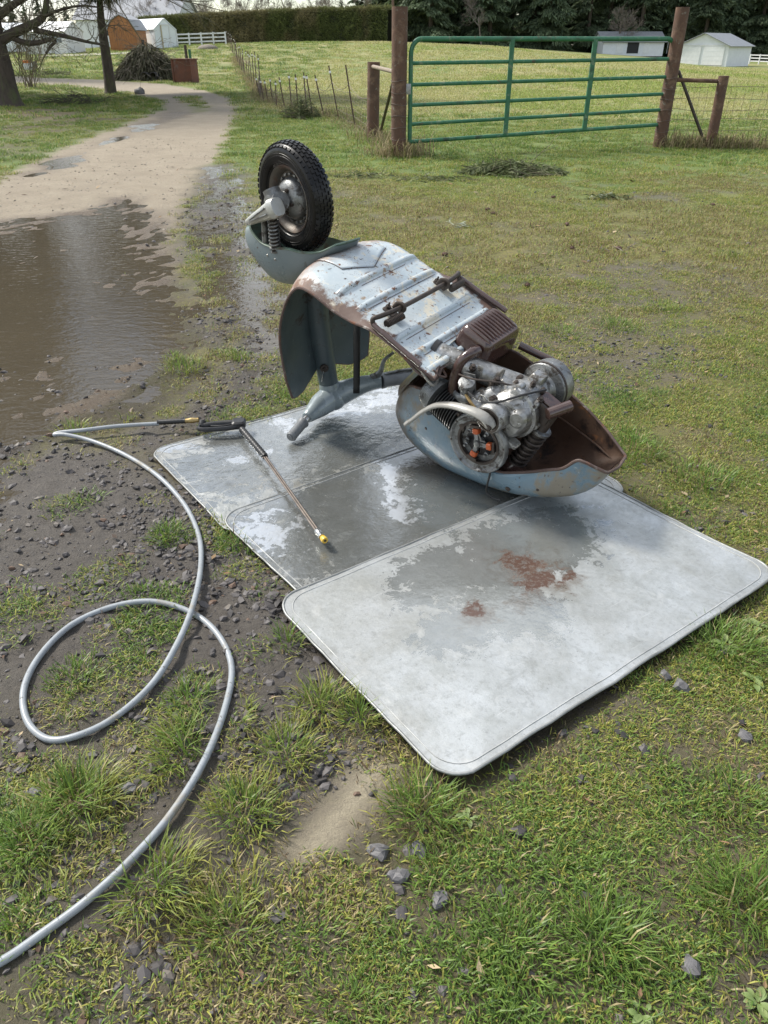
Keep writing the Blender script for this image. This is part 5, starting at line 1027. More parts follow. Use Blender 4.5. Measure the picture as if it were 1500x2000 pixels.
line = [(pS * np.array([1, 1, 0]), np.array([pS[0], pS[1], hS * .8]))] + TPB
b = MB()
for k, fr in enumerate((.08, .2, .32, .45, .58, .70)):
    P = []
    for i in range(len(line) - 1):
        a, a2 = line[i]; c_, c2 = line[i + 1]
        for t in np.linspace(0, 1, 6)[:-1]:
            q = (a + (a2 - a) * fr) * (1 - t) + (c_ + (c2 - c_) * fr) * t; q = q - np.array([0, 0, (.13 if fr > .65 else .03) * math.sin(math.pi * t)]); P.append(q - wo)
    b.tube(P, .0035 if k < 5 else .006, 4)
b.build('line_wire', M_WIRE, wf, 0)
b = MB()
for i in range(14):
    a, a2 = line[i]; c_, c2 = line[i + 1]; nn = max(2, int(np.linalg.norm(c_ - a) / .16))
    for t in np.linspace(0, 1, nn)[:-1]:
        q0 = (a + (a2 - a) * .03) * (1 - t) + (c_ + (c2 - c_) * .03) * t; q1 = (a + (a2 - a) * .58) * (1 - t) + (c_ + (c2 - c_) * .58) * t; b.tube([q0 - wo, q1 - wo - np.array([0, 0, .03 * math.sin(math.pi * t)])], .0026, 3, cap=False)
o = b.build('stay_wire', M_WIRE, wf, 0); o['kind'] = 'stuff'
wr_ = empty('wire_fence', (pR[0], pR[1], 0), 'woven wire panel right of the gate running out of frame', 'wire fence'); wo = np.array(wr_.location); b = MB(); b2 = MB()
end = AT(1640, 300, 14.2)[:2]; pts = [np.array([pR[0] + .1, pR[1]]), pT[:2], end]
for z in (.12, .26, .42, .58, .74, .92): b.tube([np.array([p[0], p[1], z + random.gauss(0, .015)]) - wo for p in (pts[0], (pts[0] + pts[1]) / 2, pts[1], (pts[1] + pts[2]) / 2, pts[2])], .0035, 4)
for k in range(2):
    for t in np.linspace(0, 1, 8 if k == 0 else 18): p = pts[k] * (1 - t) + pts[k + 1] * t; b2.tube([np.array([p[0], p[1], .03]) - wo, np.array([p[0] + random.gauss(0, .02), p[1], .92]) - wo], .0026, 3, cap=False)
b.build('line_wire', M_WIRE, wr_, 0); o = b2.build('stay_wire', M_WIRE, wr_, 0); o['kind'] = 'stuff'
# bleached dry grass along the fence
def strip(pts, n, wid, lo, hi):
    pts = np.array(pts); sgl = np.linalg.norm(np.diff(pts, axis=0), axis=1); s = rng.random(n) * sgl.sum(); cs = np.concatenate([[0], np.cumsum(sgl)]); i = np.clip(np.searchsorted(cs, s) - 1, 0, len(sgl) - 1); t = ((s - cs[i]) / sgl[i])[:, None]
    p = pts[i] * (1 - t) + pts[i + 1] * t + rng.normal(0, 1, (n, 2)) * wid; L_ = lo + (hi - lo) * rng.random(n) * sst(.3, .6, fbm(p[:, 0], p[:, 1], 1.1, 7.)); c = np.where((rng.random(n) < .7)[:, None], np.array([.30, .245, .14]), np.array([.16, .17, .06])) * (.6 + .7 * rng.random(n))[:, None]
    return blades(p[:, 0], p[:, 1], L_, .007 + .006 * rng.random(n), .1 + .7 * rng.random(n), rng.random(n) * 6.28, c, 2, .7)
fl = [pL[:2], pS[:2]] + [b[:2] for b, t in TPB[:26]]
stuff('dry_grass', [strip(fl, 9000, .22, .08, .48), strip([pL[:2] + [-.1, .0], pL[:2] + [.12, .1]], 700, .2, .1, .55), strip([pR[:2], pT[:2], end], 2600, .18, .08, .42)], tintmat('dry_grass', .7, .2, .3), 'bleached dry grass standing along the fence lines', 'grass')

# ------------------------------------------------------------------ trees
M_BARK = pmat('rough_bark', (.085, .065, .05), (.05, .038, .03), 14, .85, None, 0., [((.085, .095, .04), 5, .52, .66, .9)], .9, 22, .03, stretch=(1, 1, .35))
M_TWIG = pmat('grey_twigs', (.14, .115, .095), (.20, .17, .145), 2, .8)
M_TWIGM = pmat('mossy_twigs', (.105, .085, .06), (.13, .125, .07), 3, .85)
def grow(segs, p, d, L_, r, lvl, mx_, droop=.0, kids=(3, 5), spread=.9, wig=.22):
    n = 5 if lvl < 2 else 4; P = [np.array(p)]; d = unit(d)
    for i in range(n):
        d = unit(d + np.array([random.gauss(0, wig), random.gauss(0, wig), random.gauss(0, wig * .7) - droop]))
        P.append(P[-1] + d * L_ / n)
    segs.append((P, np.linspace(r, r * .45, n + 1), lvl))
    if lvl >= mx_: return
    for k in range(random.randint(*kids)):
        t = .25 + .75 * random.random(); i = min(int(t * n), n - 1); q = P[i] + (P[i + 1] - P[i]) * (t * n - i); a = unit(np.cross(P[i + 1] - P[i], [random.gauss(0, 1) for _ in range(3)]))
        grow(segs, q, unit(unit(P[i + 1] - P[i]) + a * spread * (.6 + .7 * random.random())), L_ * (.45 + .3 * random.random()), max(r * .45 * (1 - .4 * t), .004), lvl + 1, mx_, droop, kids, spread, wig)
def limbs(segs, minr=.0):
    b = MB()
    for P, r, l in segs: b.tube(P, np.maximum(r, minr), 8 if l == 0 else (5 if l < 3 else 3), cap=False)
    return b
def needles(n, cfun, name, mat, c0, c1, ln=(.25, .6), wd=.10, droop=.6):
    # drooping sprays spread through a crown; cfun gives centre and outward direction
    P, D = cfun(n); L_ = ln[0] + (ln[1] - ln[0]) * rng.random(n); s = np.cross(D, [0, 0, 1.]); s /= np.maximum(np.linalg.norm(s, axis=1), 1e-6)[:, None]; s = s * np.cos(rng.random(n) * 3)[:, None] + rng.normal(0, .25, (n, 3)); s *= (wd * (.5 + rng.random(n)))[:, None]
    T = P + D * L_[:, None] + np.array([0, 0, -1.]) * (L_ * droop)[:, None]; Mm = P + D * (L_ * .55)[:, None] - np.array([0, 0, 1.]) * (L_ * droop * .25)[:, None]
    V = np.stack([P, Mm - s, T, Mm + s], 1).reshape(-1, 3); F = np.arange(4 * n).reshape(-1, 4); k = rng.random(n)[:, None]; c = (np.array(c0) * (1 - k) + np.array(c1) * k) * (.6 + .8 * rng.random((n, 1)))
    return np_mesh(name, V, F, mat, np.repeat(c, 4, 0))
M_NEED = tintmat('fir_needles', .65, .25, .3)
def fir(H_, R0, n, base=.06, seed=0, dark=1.):
    random.seed(seed)
    br = []
    for k in range(int(H_ * 5)):
        t = base + (1 - base) * (k + random.random()) / (H_ * 5); a = random.random() * 6.283; br.append((t, a, R0 * (1 - t) ** .75 * (.65 + .5 * random.random()) + .15))
    br = np.array(br)
    def cf(m):
        wts = br[:, 2] ** 1.3; i = rng.choice(len(br), m, p=wts / wts.sum()); q = .12 + .88 * rng.random(m) ** .7; r = br[i, 2] * q; z = br[i, 0] * H_ - .32 * r * q + rng.normal(0, .09, m); a = br[i, 1] + rng.normal(0, .16, m) / (.35 + q)
        P = np.stack([r * np.cos(a), r * np.sin(a), z], 1); D = np.stack([np.cos(a + rng.normal(0, .7, m)), np.sin(a + rng.normal(0, .7, m)), -.15 + rng.normal(0, .2, m)], 1); return P, D
    crown = needles(n, cf, 'crown', M_NEED, (.07 * dark, .105 * dark, .06 * dark), (.175 * dark, .225 * dark, .12 * dark), (.45, 1.0), .17, .45)
    b = MB(); b.tube([(0, 0, -.3), (0, 0, H_ * .5), (0, 0, H_ * .97)], [R0 * .085 + .05, R0 * .05 + .03, .02], 7)
    for t, a, r in br[::2]: b.tube([(0, 0, t * H_), (r * .9 * math.cos(a), r * .9 * math.sin(a), t * H_ - .3 * r)], [.04, .012], 3, cap=False)
    me = bpy.data.meshes.new('trunk'); me.from_pydata(b.v, [], b.f); me.update(); me.materials.append(M_BARK); return crown, me
FIRS = [fir(26, 5.0, 22000, .0, 1), fir(30, 5.6, 24000, .01, 2, .85), fir(22, 4.6, 19000, .0, 3, 1.15), fir(28, 4.8, 20000, .02, 4, .8)]
def plant_fir(px, Y, k, sc, label, group='firs of the dark wood behind the field', z=None):
    x = AT(px, 90, Y)[0]; b = gpos(x, Y, z); e = empty('fir_tree', b, label, 'tree', group); e.rotation_euler = (0, 0, random.random() * 6.28); e.scale = (sc, sc, sc * (.9 + .2 * random.random())); c, t = FIRS[k]; obj('crown', c, e); obj('trunk', t, e)
random.seed(11)
for i in range(22): plant_fir(770 + i * 40 + random.gauss(0, 9), 192 + random.random() * 10, (i * 5 + 2) % 4, .9 + random.random() * .3, 'dark fir deep in the wood behind the field')
for i in range(16): plant_fir(778 + i * 54 + random.gauss(0, 9), 168 + random.random() * 14, i % 4, 1.0 + random.random() * .25, 'tall dark fir in the back row of the wood behind the field')
for i in range(15): plant_fir(800 + i * 56 + random.gauss(0, 12), 151 + random.random() * 10, (i * 3 + 1) % 4, .8 + random.random() * .3, 'dark green fir in the front row of the wood behind the field')
for px, Y, k, sc in ((652, 190, 2, .32), (668, 185, 0, .30), (640, 190, 3, .27), (700, 175, 1, .52), (728, 172, 0, .6), (752, 170, 3, .62), (775, 172, 1, .8)): plant_fir(px, Y, k, sc, 'small distant fir rising behind the right part of the hedge', 'firs behind the hedge')
for px, Y, k, sc in ((10, 175, 1, .36), (34, 178, 0, .36), (60, 175, 2, .34), (88, 180, 3, .33), (114, 178, 0, .32), (140, 176, 2, .30)): plant_fir(px, Y, k, sc, 'distant dark fir in the treeline behind the white tunnels', 'distant firs at the left')
# tall firs beside the drive, left of the picture: their dark masses are what the puddle mirrors
FIRS.append(fir(25, 5.4, 26000, .24, 9, .8))
for px, Y, k, sc in ((-110, 30, 4, .62), (-330, 31, 4, .8), (-260, 52, 4, .9)): plant_fir(px, Y, k, sc, 'big fir beside the drive at the left', 'firs left of the drive')
# bare deciduous trees behind the hedge
BARE = []
for sd in range(4):
    random.seed(40 + sd); sg = []; grow(sg, (0, 0, 0), (0, 0, 1), 5.5, .17, 0, 4, -.05, (4, 6), .75, .12); b = limbs(sg, .016); me = bpy.data.meshes.new('branches'); me.from_pydata(b.v, [], b.f); me.update(); me.materials.append(M_TWIG); BARE.append(me)
random.seed(5)
for i, px in enumerate(list(range(372, 660, 19)) + [262, 300, 330, 700, 20, 70, 120]):
    Y = 128 + random.random() * 16; b = gpos(AT(px, 90, Y)[0], Y); e = empty('bare_tree', b, 'bare grey deciduous tree in the row behind the hedge' if 340 < px < 690 else 'bare tree near the house roof and white tunnels', 'tree', 'leafless trees behind the hedge'); obj('branches', BARE[i % 4], e); s_ = .55 + .25 * random.random(); e.scale = (s_, s_, s_); e.rotation_euler = (0, 0, random.random() * 6)
for px, Y, s_, lab in ((940, 146, .8, 'pale leafless tree standing out against the dark firs'), (1205, 150, .85, 'brownish leafless tree behind the grey barn, amid firs')):
    b = gpos(AT(px, 90, Y)[0], Y); e = empty('bare_tree', b, lab, 'tree'); obj('branches', BARE[px % 4], e); e.scale = (s_, s_, s_)
# big mossy tree at the left edge
random.seed(21); D1 = G(20, 207)[1]; base = G(18, 207)
def a1(px, py, dy=0.): return AT(px, py, D1 + dy)
t1 = empty('bare_tree', base, 'large mossy bare tree at the left edge, its limb reaching over the lawn', 'tree'); bo = base.copy()
def tp_(pts): return catmull(np.array(pts) - bo, 5)
tk = MB(); P = tp_([a1(22, 212), a1(14, 180), a1(4, 130), a1(-6, 88), a1(-18, 20), a1(-30, -60), a1(-20, -150), a1(-25, -260)]); tk.tube(P, np.interp(np.linspace(0, 1, len(P)), [0, .05, .2, .4, 1], [.46, .36, .30, .26, .10]), 14); tk.build('trunk', M_BARK, t1, 50)
sg = []
for pts, r in (([a1(0, 80), a1(25, 66), a1(55, 52), a1(78, 40), a1(88, 22), a1(92, -10), a1(100, -60)], .15), ([a1(-2, 30), a1(25, 10), a1(60, -12), a1(120, -60)], .12),
               ([a1(18, 70), a1(45, 82), a1(70, 84), a1(95, 78), a1(108, 80), a1(98, 92), a1(90, 104)], .085), ([a1(66, 58), a1(105, 66), a1(140, 74), a1(172, 82), a1(205, 88)], .075), ([a1(84, 34), a1(110, 22), a1(150, 12), a1(190, 14)], .05), ([a1(60, 50), a1(80, 62), a1(108, 76)], .04)):
    P = tp_(pts); rad = np.linspace(r, r * .35, len(P)); MB().tube(P, rad, 9).build('limb', M_BARK, t1, 50)
    for k in range(9):
        i = random.randint(2, len(P) - 2); grow(sg, P[i], unit(np.array([random.gauss(0, 1), random.gauss(0, .6), random.gauss(.15, .8)])), .5 + random.random() * .8, .016, 2, 4, .02, (2, 3), .9, .3)
for k in range(40):
    a = random.random() * 6.28; grow(sg, np.array(a1(-20, -90 - 6 * k)) - bo, (math.cos(a), math.sin(a), .35), 5.2 - .06 * k, .07, 1, 3, 0., (5, 7), .8, .2)
limbs(sg, .0042).build('twigs', M_TWIGM, t1, 0)
# cedar with drooping foliage on the lawn
D2 = G(215, 184)[1]; base = G(216, 184); random.seed(33)
t2 = empty('cedar_tree', base, 'cedar on the lawn with a bare lower trunk and drooping dark foliage above', 'tree'); bo = base.copy()
P = catmull(np.array([AT(217, 186, D2), AT(213, 150, D2), AT(206, 100, D2), AT(200, 60, D2), AT(196, 20, D2), AT(193, -60, D2), AT(190, -300, D2), AT(188, -520, D2)]) - bo, 5); MB().tube(P, np.interp(np.linspace(0, 1, len(P)), [0, .03, .3, 1], [.30, .215, .17, .04]), 12).build('trunk', M_BARK, t2, 50)
Ht = P[-1][2]
def cf2(m):
    t = rng.random(m) ** .9; z = 2.95 + (Ht - 2.95) * t; R0 = .30 + 2.4 * np.minimum(t * 6, 1) * (1 - t) ** .7; a = rng.random(m) * 6.283; q = .1 + .9 * rng.random(m) ** .6; r = R0 * q
    ax_ = np.interp(z, P[:, 2], P[:, 0]); P_ = np.stack([ax_ + r * np.cos(a), r * np.sin(a), z + .5 * (1 - q) + rng.normal(0, .1, m)], 1); return P_, np.stack([np.cos(a) * .5, np.sin(a) * .5, -.5 + rng.normal(0, .2, m)], 1)
obj('crown', needles(30000, cf2, 'crown', M_NEED, (.03, .05, .022), (.08, .11, .045), (.12, .34), .022, .9), t2)
def cf3(m):
    t = rng.random(m); z = 4.6 + (Ht + 3 - 4.6) * t; R0 = 3.0 * (1 - t) ** .6; a = rng.random(m) * 6.283; r = R0 * (.15 + .85 * rng.random(m) ** .6); return np.stack([np.interp(z, P[:, 2], P[:, 0]) + .5 + r * np.cos(a), r * np.sin(a), z - .25 * r], 1), np.stack([np.cos(a) * .6, np.sin(a) * .6, -.4 + rng.normal(0, .2, m)], 1)
obj('upper_crown', needles(14000, cf3, 'upper_crown', M_NEED, (.03, .05, .022), (.08, .11, .045), (.35, .8), .11, .7), t2)
sg = []
for k in range(22):
    t = random.random(); a = random.choice([random.gauss(3.1, .7), random.gauss(0., .7)]); grow(sg, np.array([np.interp(2.2 + 1.6 * t, P[:, 2], P[:, 0]), 0, 2.0 + 1.7 * t]), (math.cos(a), math.sin(a) * .5, .1 + .3 * random.gauss(0, 1)), .7 + .8 * random.random(), .016, 1, 3, .06, (3, 4), .8, .25)
limbs(sg, .004).build('twigs', M_TWIG, t2, 0)
# multi-stemmed bare shrub
base = G(60, 172); random.seed(8); sg = []
for k in range(24): grow(sg, (random.gauss(0, .12), random.gauss(0, .12), 0), (random.gauss(0, .38), random.gauss(0, .3), 1), 1.3 + random.random() * .7, .014, 1, 3, -.02, (2, 4), .45, .12)
e = empty('bare_shrub', base, 'leafless many-stemmed shrub beside the big mossy tree', 'shrub'); limbs(sg, .006).build('stems', pmat('tan_stems', (.22, .175, .12), (.15, .12, .085), 4, .8), e, 0)
# ------------------------------------------------------------------ hedge, sheds, tunnels and odds and ends far off
M_HEDGE = tintmat('hedge_leaves', .7, .2, .3)
hA = np.array([*AT(757, 82, 97)[:2]]); hB = np.array([*AT(272, 82, 118)[:2]]); hl_ = np.linalg.norm(hB - hA); hd = (hB - hA) / hl_; hn = np.array([hd[1], -hd[0]]) * (-1 if hd[0] * 0 + hd[1] > 1e9 else 1)
if hn[1] > 0: hn = -hn
hg = empty('hedge', (*hA, float(rise(hA[:1], hA[1:])[0])), 'long tall clipped evergreen hedge across the far side of the field', 'hedge'); ho_ = np.array(hg.location)
n = 52000; s = rng.random(n) * hl_; hh_ = 3.15 + .12 * vn(s, s * 0, .8) ; face = rng.random(n); zt = rng.random(n)
wob = (fbm(s, zt * 3, .9, 5.) - .5) * .55
off = np.where(face < .75, wob, -rng.random(n) * 1.6); z = np.where(face < .75, zt * hh_, hh_ + rng.normal(0, .10, n)); zg = rise(hA[0] + hd[0] * s, hA[1] + hd[1] * s)
P_ = np.stack([hA[0] + hd[0] * s + hn[0] * off, hA[1] + hd[1] * s + hn[1] * off, zg + z], 1) - ho_; D_ = np.stack([hn[0] * .5 + rng.normal(0, .5, n), hn[1] * .5 + rng.normal(0, .5, n), .25 + rng.normal(0, .5, n)], 1)
sv = rng.normal(0, 1, (n, 3)); sv = sv / np.linalg.norm(sv, axis=1)[:, None] * .055; L_ = .16 + .14 * rng.random(n)[:, None]
V = np.stack([P_ - sv, P_ + sv, P_ + D_ * L_], 1).reshape(-1, 3); wv = sst(.45, .62, fbm(s, zt * 2, .25, 9.))[:, None]; cc = (np.array([.125, .15, .055]) * (1 - wv) + np.array([.20, .18, .095]) * wv) * (.55 + .9 * rng.random((n, 1))); tipm = (z > hh_ - .35)[:, None]; cc = np.where(tipm, cc * .7 + np.array([.045, .04, .02]), cc)
obj('leaves', np_mesh('leaves', V, np.arange(3 * n).reshape(-1, 3), M_HEDGE, np.repeat(cc, 3, 0)), hg)
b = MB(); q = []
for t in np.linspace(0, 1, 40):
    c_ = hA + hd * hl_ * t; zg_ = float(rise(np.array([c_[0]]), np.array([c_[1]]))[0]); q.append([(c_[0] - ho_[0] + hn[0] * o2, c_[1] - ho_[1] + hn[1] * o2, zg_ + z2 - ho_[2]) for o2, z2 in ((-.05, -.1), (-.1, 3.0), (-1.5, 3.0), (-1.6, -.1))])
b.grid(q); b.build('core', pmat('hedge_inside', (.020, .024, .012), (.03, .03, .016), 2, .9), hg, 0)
M_ROOFG = pmat('grey_metal_roof', (.26, .275, .29), (.21, .225, .24), 3, .5, .6, .2)
M_SIDING = pmat('pale_siding', (.72, .74, .77), (.66, .68, .71), 2, .7)
M_DARKIN = pmat('dark_opening', (.03, .03, .032), None, 3, .9)
M_SHING = pmat('grey_shingles', (.34, .35, .37), (.27, .28, .30), 6, .8, None, 0., (), .3, 12)
M_CEDAR = pmat('orange_cedar', (.40, .18, .062), (.32, .135, .05), 3, .55)
M_POLY = pmat('white_polythene', (.74, .77, .79), (.66, .70, .73), 1.2, .45)
M_WALLW = pmat('white_boards', (.70, .71, .71), (.62, .63, .63), 1.5, .6)
def frame_at(px, py, Y, yaw):
    p = gpos(AT(px, py, Y)[0], Y); c_, s_ = math.cos(yaw), math.sin(yaw); return p, np.array([[c_, -s_, 0], [s_, c_, 0], [0, 0, 1]])
def gable(name, px, py, Y, yaw, wid, dep, hw, ha, wall, roof, label, cat, over=.25, gamb=False, vinyl=0):
    # ridge runs along local y (depth); gable front faces local -y at y=0
    p, M_ = frame_at(px, py, Y, yaw); e = empty(name, p, label, cat, rot=(0, 0, yaw)); h2 = wid / 2
    pro = [(-h2, hw), (0, ha), (h2, hw)] if not gamb else [(-h2, hw), (-h2 * .68, hw + (ha - hw) * .62), (0, ha), (h2 * .68, hw + (ha - hw) * .62), (h2, hw)]
    W_ = MB(); ring = [(-h2, -.4)] + pro + [(h2, -.4)]; m = len(ring)
    W_.add([(x, 0, z) for x, z in ring] + [(x, dep, z) for x, z in ring], [tuple(range(m)), tuple(range(2 * m - 1, m - 1, -1))] + [(i, (i + 1) % m, m + (i + 1) % m, m + i) for i in range(m)]); W_.build('wall', wall, e, 0)
    for i in range(len(pro) - 1):
        (x0, z0), (x1, z1) = pro[i], pro[i + 1]; d = unit((x1 - x0, z1 - z0)); n_ = np.array([-d[1], d[0]]); e0 = over if i == 0 else 0; e1 = over if i == len(pro) - 2 else 0
        a = np.array([x0, z0]) - d * e0 + n_ * .02; b_ = np.array([x1, z1]) + d * e1 + n_ * .02; t = n_ * .07; ys_ = (-over, dep + over); Vv = [(q[0], y, q[1]) for y in ys_ for q in (a, b_, b_ + t, a + t)]
        MB().add(Vv, [(3, 2, 1, 0), (4, 5, 6, 7), (0, 1, 5, 4), (1, 2, 6, 5), (2, 3, 7, 6), (3, 0, 4, 7)]).build('roof', roof, e, 0)
    return e
def slab(e, name, mat, c_, d): return MB().box(c_, d).build(name, mat, e, 0)
# right-hand barns
Y = 110; sh1 = gable('shed', 1366, 130, Y, R_(-43), 6.6, 7.4, 2.05, 3.35, M_SIDING, M_ROOFG, 'pale grey gabled garage standing right of the gatepost', 'shed', .35)
slab(sh1, 'garage_door', M_WHITE, (-1.5, -.05, 1.0), (2.6, .08, 2.0)); slab(sh1, 'garage_door', M_WHITE, (1.5, -.05, 1.0), (2.6, .08, 2.0)); slab(sh1, 'door_trim', M_WHITE, (0, -.08, 2.12), (6.2, .06, .1))
for k in range(3):
    for s_ in (-1.5, 1.5): slab(sh1, 'door_groove', M_SIDING, (s_, -.094, .5 + .5 * k), (2.6, .012, .03))
Y = 150; sh2 = gable('barn', 1165, 112, Y, R_(-84), 5.2, 10.6, 1.75, 3.1, M_SIDING, M_ROOFG, 'long low grey barn with a dark open bay, left of the right gatepost', 'barn', .4)
for yq, wq, mt, nm in ((5.2, 2.0, M_DARKIN, 'open_bay'), (2.9, 1.2, M_WHITE, 'sliding_door'), (7.6, 1.1, M_WHITE, 'sliding_door')): slab(sh2, nm, mt, (2.62, yq, .8), (.06, wq, 1.55))
slab(sh2, 'lean_to_roof', M_ROOFG, (0, 12.1, 1.9), (5., 2.8, .1))
for s_ in (-2., 0, 2.): slab(sh2, 'lean_to_post', M_WHITE, (s_, 13.3, .9), (.14, .14, 1.9))
slab(sh2, 'stall_wall', M_DARKIN, (0, 10.66, .9), (4.6, .08, 1.6))
def rail_fence(pts, np_, h, label, nr=3, r=.07):
    e = empty('rail_fence', pts[0], label, 'fence'); o_ = np.array(pts[0]); a, c_ = np.array(pts[0]), np.array(pts[1])
    for i in range(np_):
        q = a + (c_ - a) * i / (np_ - 1) - o_; slab(e, 'post', M_WHITE, q + np.array([0, 0, h / 2]), (r * 2, r * 2, h))
    d = unit(c_ - a); R3 = np.stack([d, np.cross((0, 0, 1.), d), np.array([0, 0, 1.])], 1)
    for k in range(nr): MB().box((a + c_) / 2 - o_ + np.array([0, 0, h * (k + 1) / (nr + .35)]), (np.linalg.norm(c_ - a), .04, .13), R3).build('rail', M_WHITE, e, 0)
rail_fence([gpos(AT(347, 86, 92)[0], 92.), gpos(AT(441, 82, 92)[0], 92.)], 5, 1.15, 'white three-rail fence between the tunnels and the hedge')
rail_fence([gpos(AT(1445, 122, 128)[0], 128.), gpos(AT(1560, 127, 120)[0], 120.)], 7, 1.25, 'white board fence at the far right beside the garage')
# left-hand buildings
Y = 84; os_ = gable('shed', 243, 96, Y, R_(-4), 2.65, 2.9, 1.75, 2.85, M_CEDAR, M_SHING, 'orange cedar barn-style shed with a gambrel roof', 'shed', .15, True)
for x in np.linspace(-1.25, 1.25, 12): slab(os_, 'board_batten', M_CEDAR, (x, -.02, .9), (.05, .03, 1.75))
slab(os_, 'door_brace', M_CEDAR, (0, -.04, 1.75), (2.6, .03, .08)); slab(os_, 'door_brace', M_CEDAR, (0, -.04, .25), (2.6, .03, .08)); slab(os_, 'side_hatch', M_DARKIN, (1.34, 1.6, .6), (.04, .7, .6))
def tunnel(px, py, Y, yaw, w_, dep, hs, ht, label):
    e = gable('polytunnel', px, py, Y, yaw, w_, dep, hs, ht, M_POLY, M_POLY, label, 'greenhouse', .05)
    slab(e, 'door_frame', pmat('tan_timber', (.42, .36, .24), None, 3, .7), (-.42, -.05, .95), (.1, .08, 1.9)); slab(e, 'door_frame', M_WALLW, (.42, -.05, .95), (.1, .08, 1.9)); slab(e, 'door', M_POLY, (0, -.03, .95), (.76, .04, 1.85)); slab(e, 'lintel', M_WALLW, (0, -.05, 1.92), (.95, .08, .1))
    for x in (-w_ / 2, w_ / 2): slab(e, 'corner_post', M_WALLW, (x, -.03, hs / 2), (.1, .08, hs))
    return e
tunnel(327, 97, 87, R_(40), 2.3, 7., 1.5, 2.4, 'white polytunnel nearest the rail fence, right of the orange shed')
tunnel(300, 96, 90, R_(40), 2.0, 7., 1.4, 2.3, 'white polytunnel just behind, beside the orange shed')
lt = empty('polytunnel', gpos(AT(60, 103, 92)[0], 92.), 'long low white plastic tunnel behind the left trees', 'greenhouse', rot=(0, 0, R_(4))); rows = []
for x in np.linspace(-9., 3.8, 14): rows.append([(x, -1.9 * math.cos(a), 2.55 * math.sin(a) ** .7) for a in np.linspace(.001, math.pi - .001, 15)])
MB().grid(rows).build('cover', M_POLY, lt, 60); MB().add(rows[-1], [tuple(range(15))]).build('end_wall', M_POLY, lt, 0)
for r in rows[::2]: MB().tube(np.array(r) + np.array([0, 0, .02]), .03, 5).build('hoop', M_WALLW, lt)
tr_ = gable('caravan', 150, 96, 82, R_(66), 2.3, 5.2, 1.7, 2.45, M_WALLW, M_WALLW, 'white garden cabin partly hidden behind the cedar trunk', 'cabin', .1)
for y in (1.0, 2.6, 4.2): slab(tr_, 'window', pmat('cabin_glass', (.20, .24, .27), None, 3, .15), (-1.17, y, 1.15), (.04, .9, .6))
tr_.name = 'garden_cabin'
hs_ = gable('house', 372, 78, 135, R_(80), 9., 16., 3.4, 6.6, M_SIDING, M_SHING, 'house with a broad grey roof behind the orange shed', 'house', .4)
for y in (3, 7, 11): slab(hs_, 'window', M_DARKIN, (-4.52, y, 1.8), (.05, 1.2, 1.1))
slab(hs_, 'chimney', M_SHING, (.6, 6., 6.6), (.7, .7, 1.6))
# pale gravel strip by the sheds
b = MB(); q = []
for t in np.linspace(0, 1, 12):
    p = AT(75 + 190 * t, 105 - 5 * t, 76 + 1.0 * t); zz1 = gpos(p[0], 75.5 + t); zz2 = gpos(p[0] * 1.03, 79. + t); q.append([(p[0], 75.5 + t, zz1[2] + .05), (p[0] * 1.03, 79. + t, zz2[2] + .05)])
b.grid(q); tag(b.build('gravel_path', pmat('pale_gravel', (.52, .49, .44), (.42, .39, .34), 3, .9), None, 0), kind='structure')
# brush pile, pipes, rusty tank
random.seed(77); bp = G(292, 157); e = empty('brush_pile', bp, 'big grey heap of cut branches beside the rusty steel tank', 'brush pile'); sg = []
for k in range(420):
    a = random.random() * 6.28; r = random.random() ** .6; x, y = 2.0 * r * math.cos(a), 1.4 * r * math.sin(a); h = 1.7 * (1 - r ** 1.4) * (.5 + .55 * random.random()); d = unit((math.cos(a) * .9 + random.gauss(0, .5), math.sin(a) * .9 + random.gauss(0, .4), -.5 + random.gauss(0, .45)))
    grow(sg, (x * .8, y * .8, h), d, .45 + .6 * random.random(), .011, 2, 3, .05, (2, 4), .7, .2)
limbs(sg, .008).build('branches', pmat('grey_branches', (.17, .145, .115), (.105, .10, .07), 3, .85), e, 0)
def cfb(m):
    a = rng.random(m) * 6.283; r = rng.random(m) ** .55; z = 1.7 * (1 - r ** 1.7) * rng.random(m) ** .35; return np.stack([1.75 * r * np.cos(a), 1.25 * r * np.sin(a), z], 1), np.stack([np.cos(a), np.sin(a), -.4 + rng.normal(0, .3, m)], 1)
obj('foliage', needles(5200, cfb, 'foliage', M_NEED, (.06, .065, .035), (.13, .12, .075), (.15, .4), .035, .5), e)
for px, lab in ((283, 'black corrugated pipe end under the brush pile, left of the two'), (300, 'black corrugated pipe end under the brush pile, right of the two')):
    p = AT(px, 157, bp[1] - 1.3); o = empty('drain_pipe', (p[0], p[1], 0), lab, 'pipe'); MB().lathe([(0, .17), (0, .205)] + [(.05 + .06 * k + .03 * j, .205 - .012 * j) for k in range(16) for j in (0, 1)] + [(1.02, .19), (1.02, .165), (.02, .17)], (0, 0, .205), (.15, 1, .0), 18, cap=False).build('pipe', M_BLACK, o, 30); MB().lathe([(.5, .166), (.5, 0)], (0, 0, .205), (.15, 1, .0), 18, cap=False).build('blank', M_BLACK, o)
p = G(358, 163); rt = empty('steel_tank', p, 'rusty box-shaped steel tank standing beside the brush pile', 'tank', rot=(0, 0, R_(-14))); M_RT = pmat('rust_tank', (.175, .07, .045), (.115, .055, .042), 3, .8, .9, 0., [((.16, .15, .15), 2.5, .56, .70, .7)], .3, 20)
MB().rbox((0, .4, .48), (.92, .8, .96), .04).build('body', M_RT, rt)
for x in (-.46, .46): slab(rt, 'corner_angle', M_RT, (x, .0, .48), (.07, .06, 1.0))
slab(rt, 'lid_lip', M_RT, (0, .4, .98), (1.0, .86, .05))
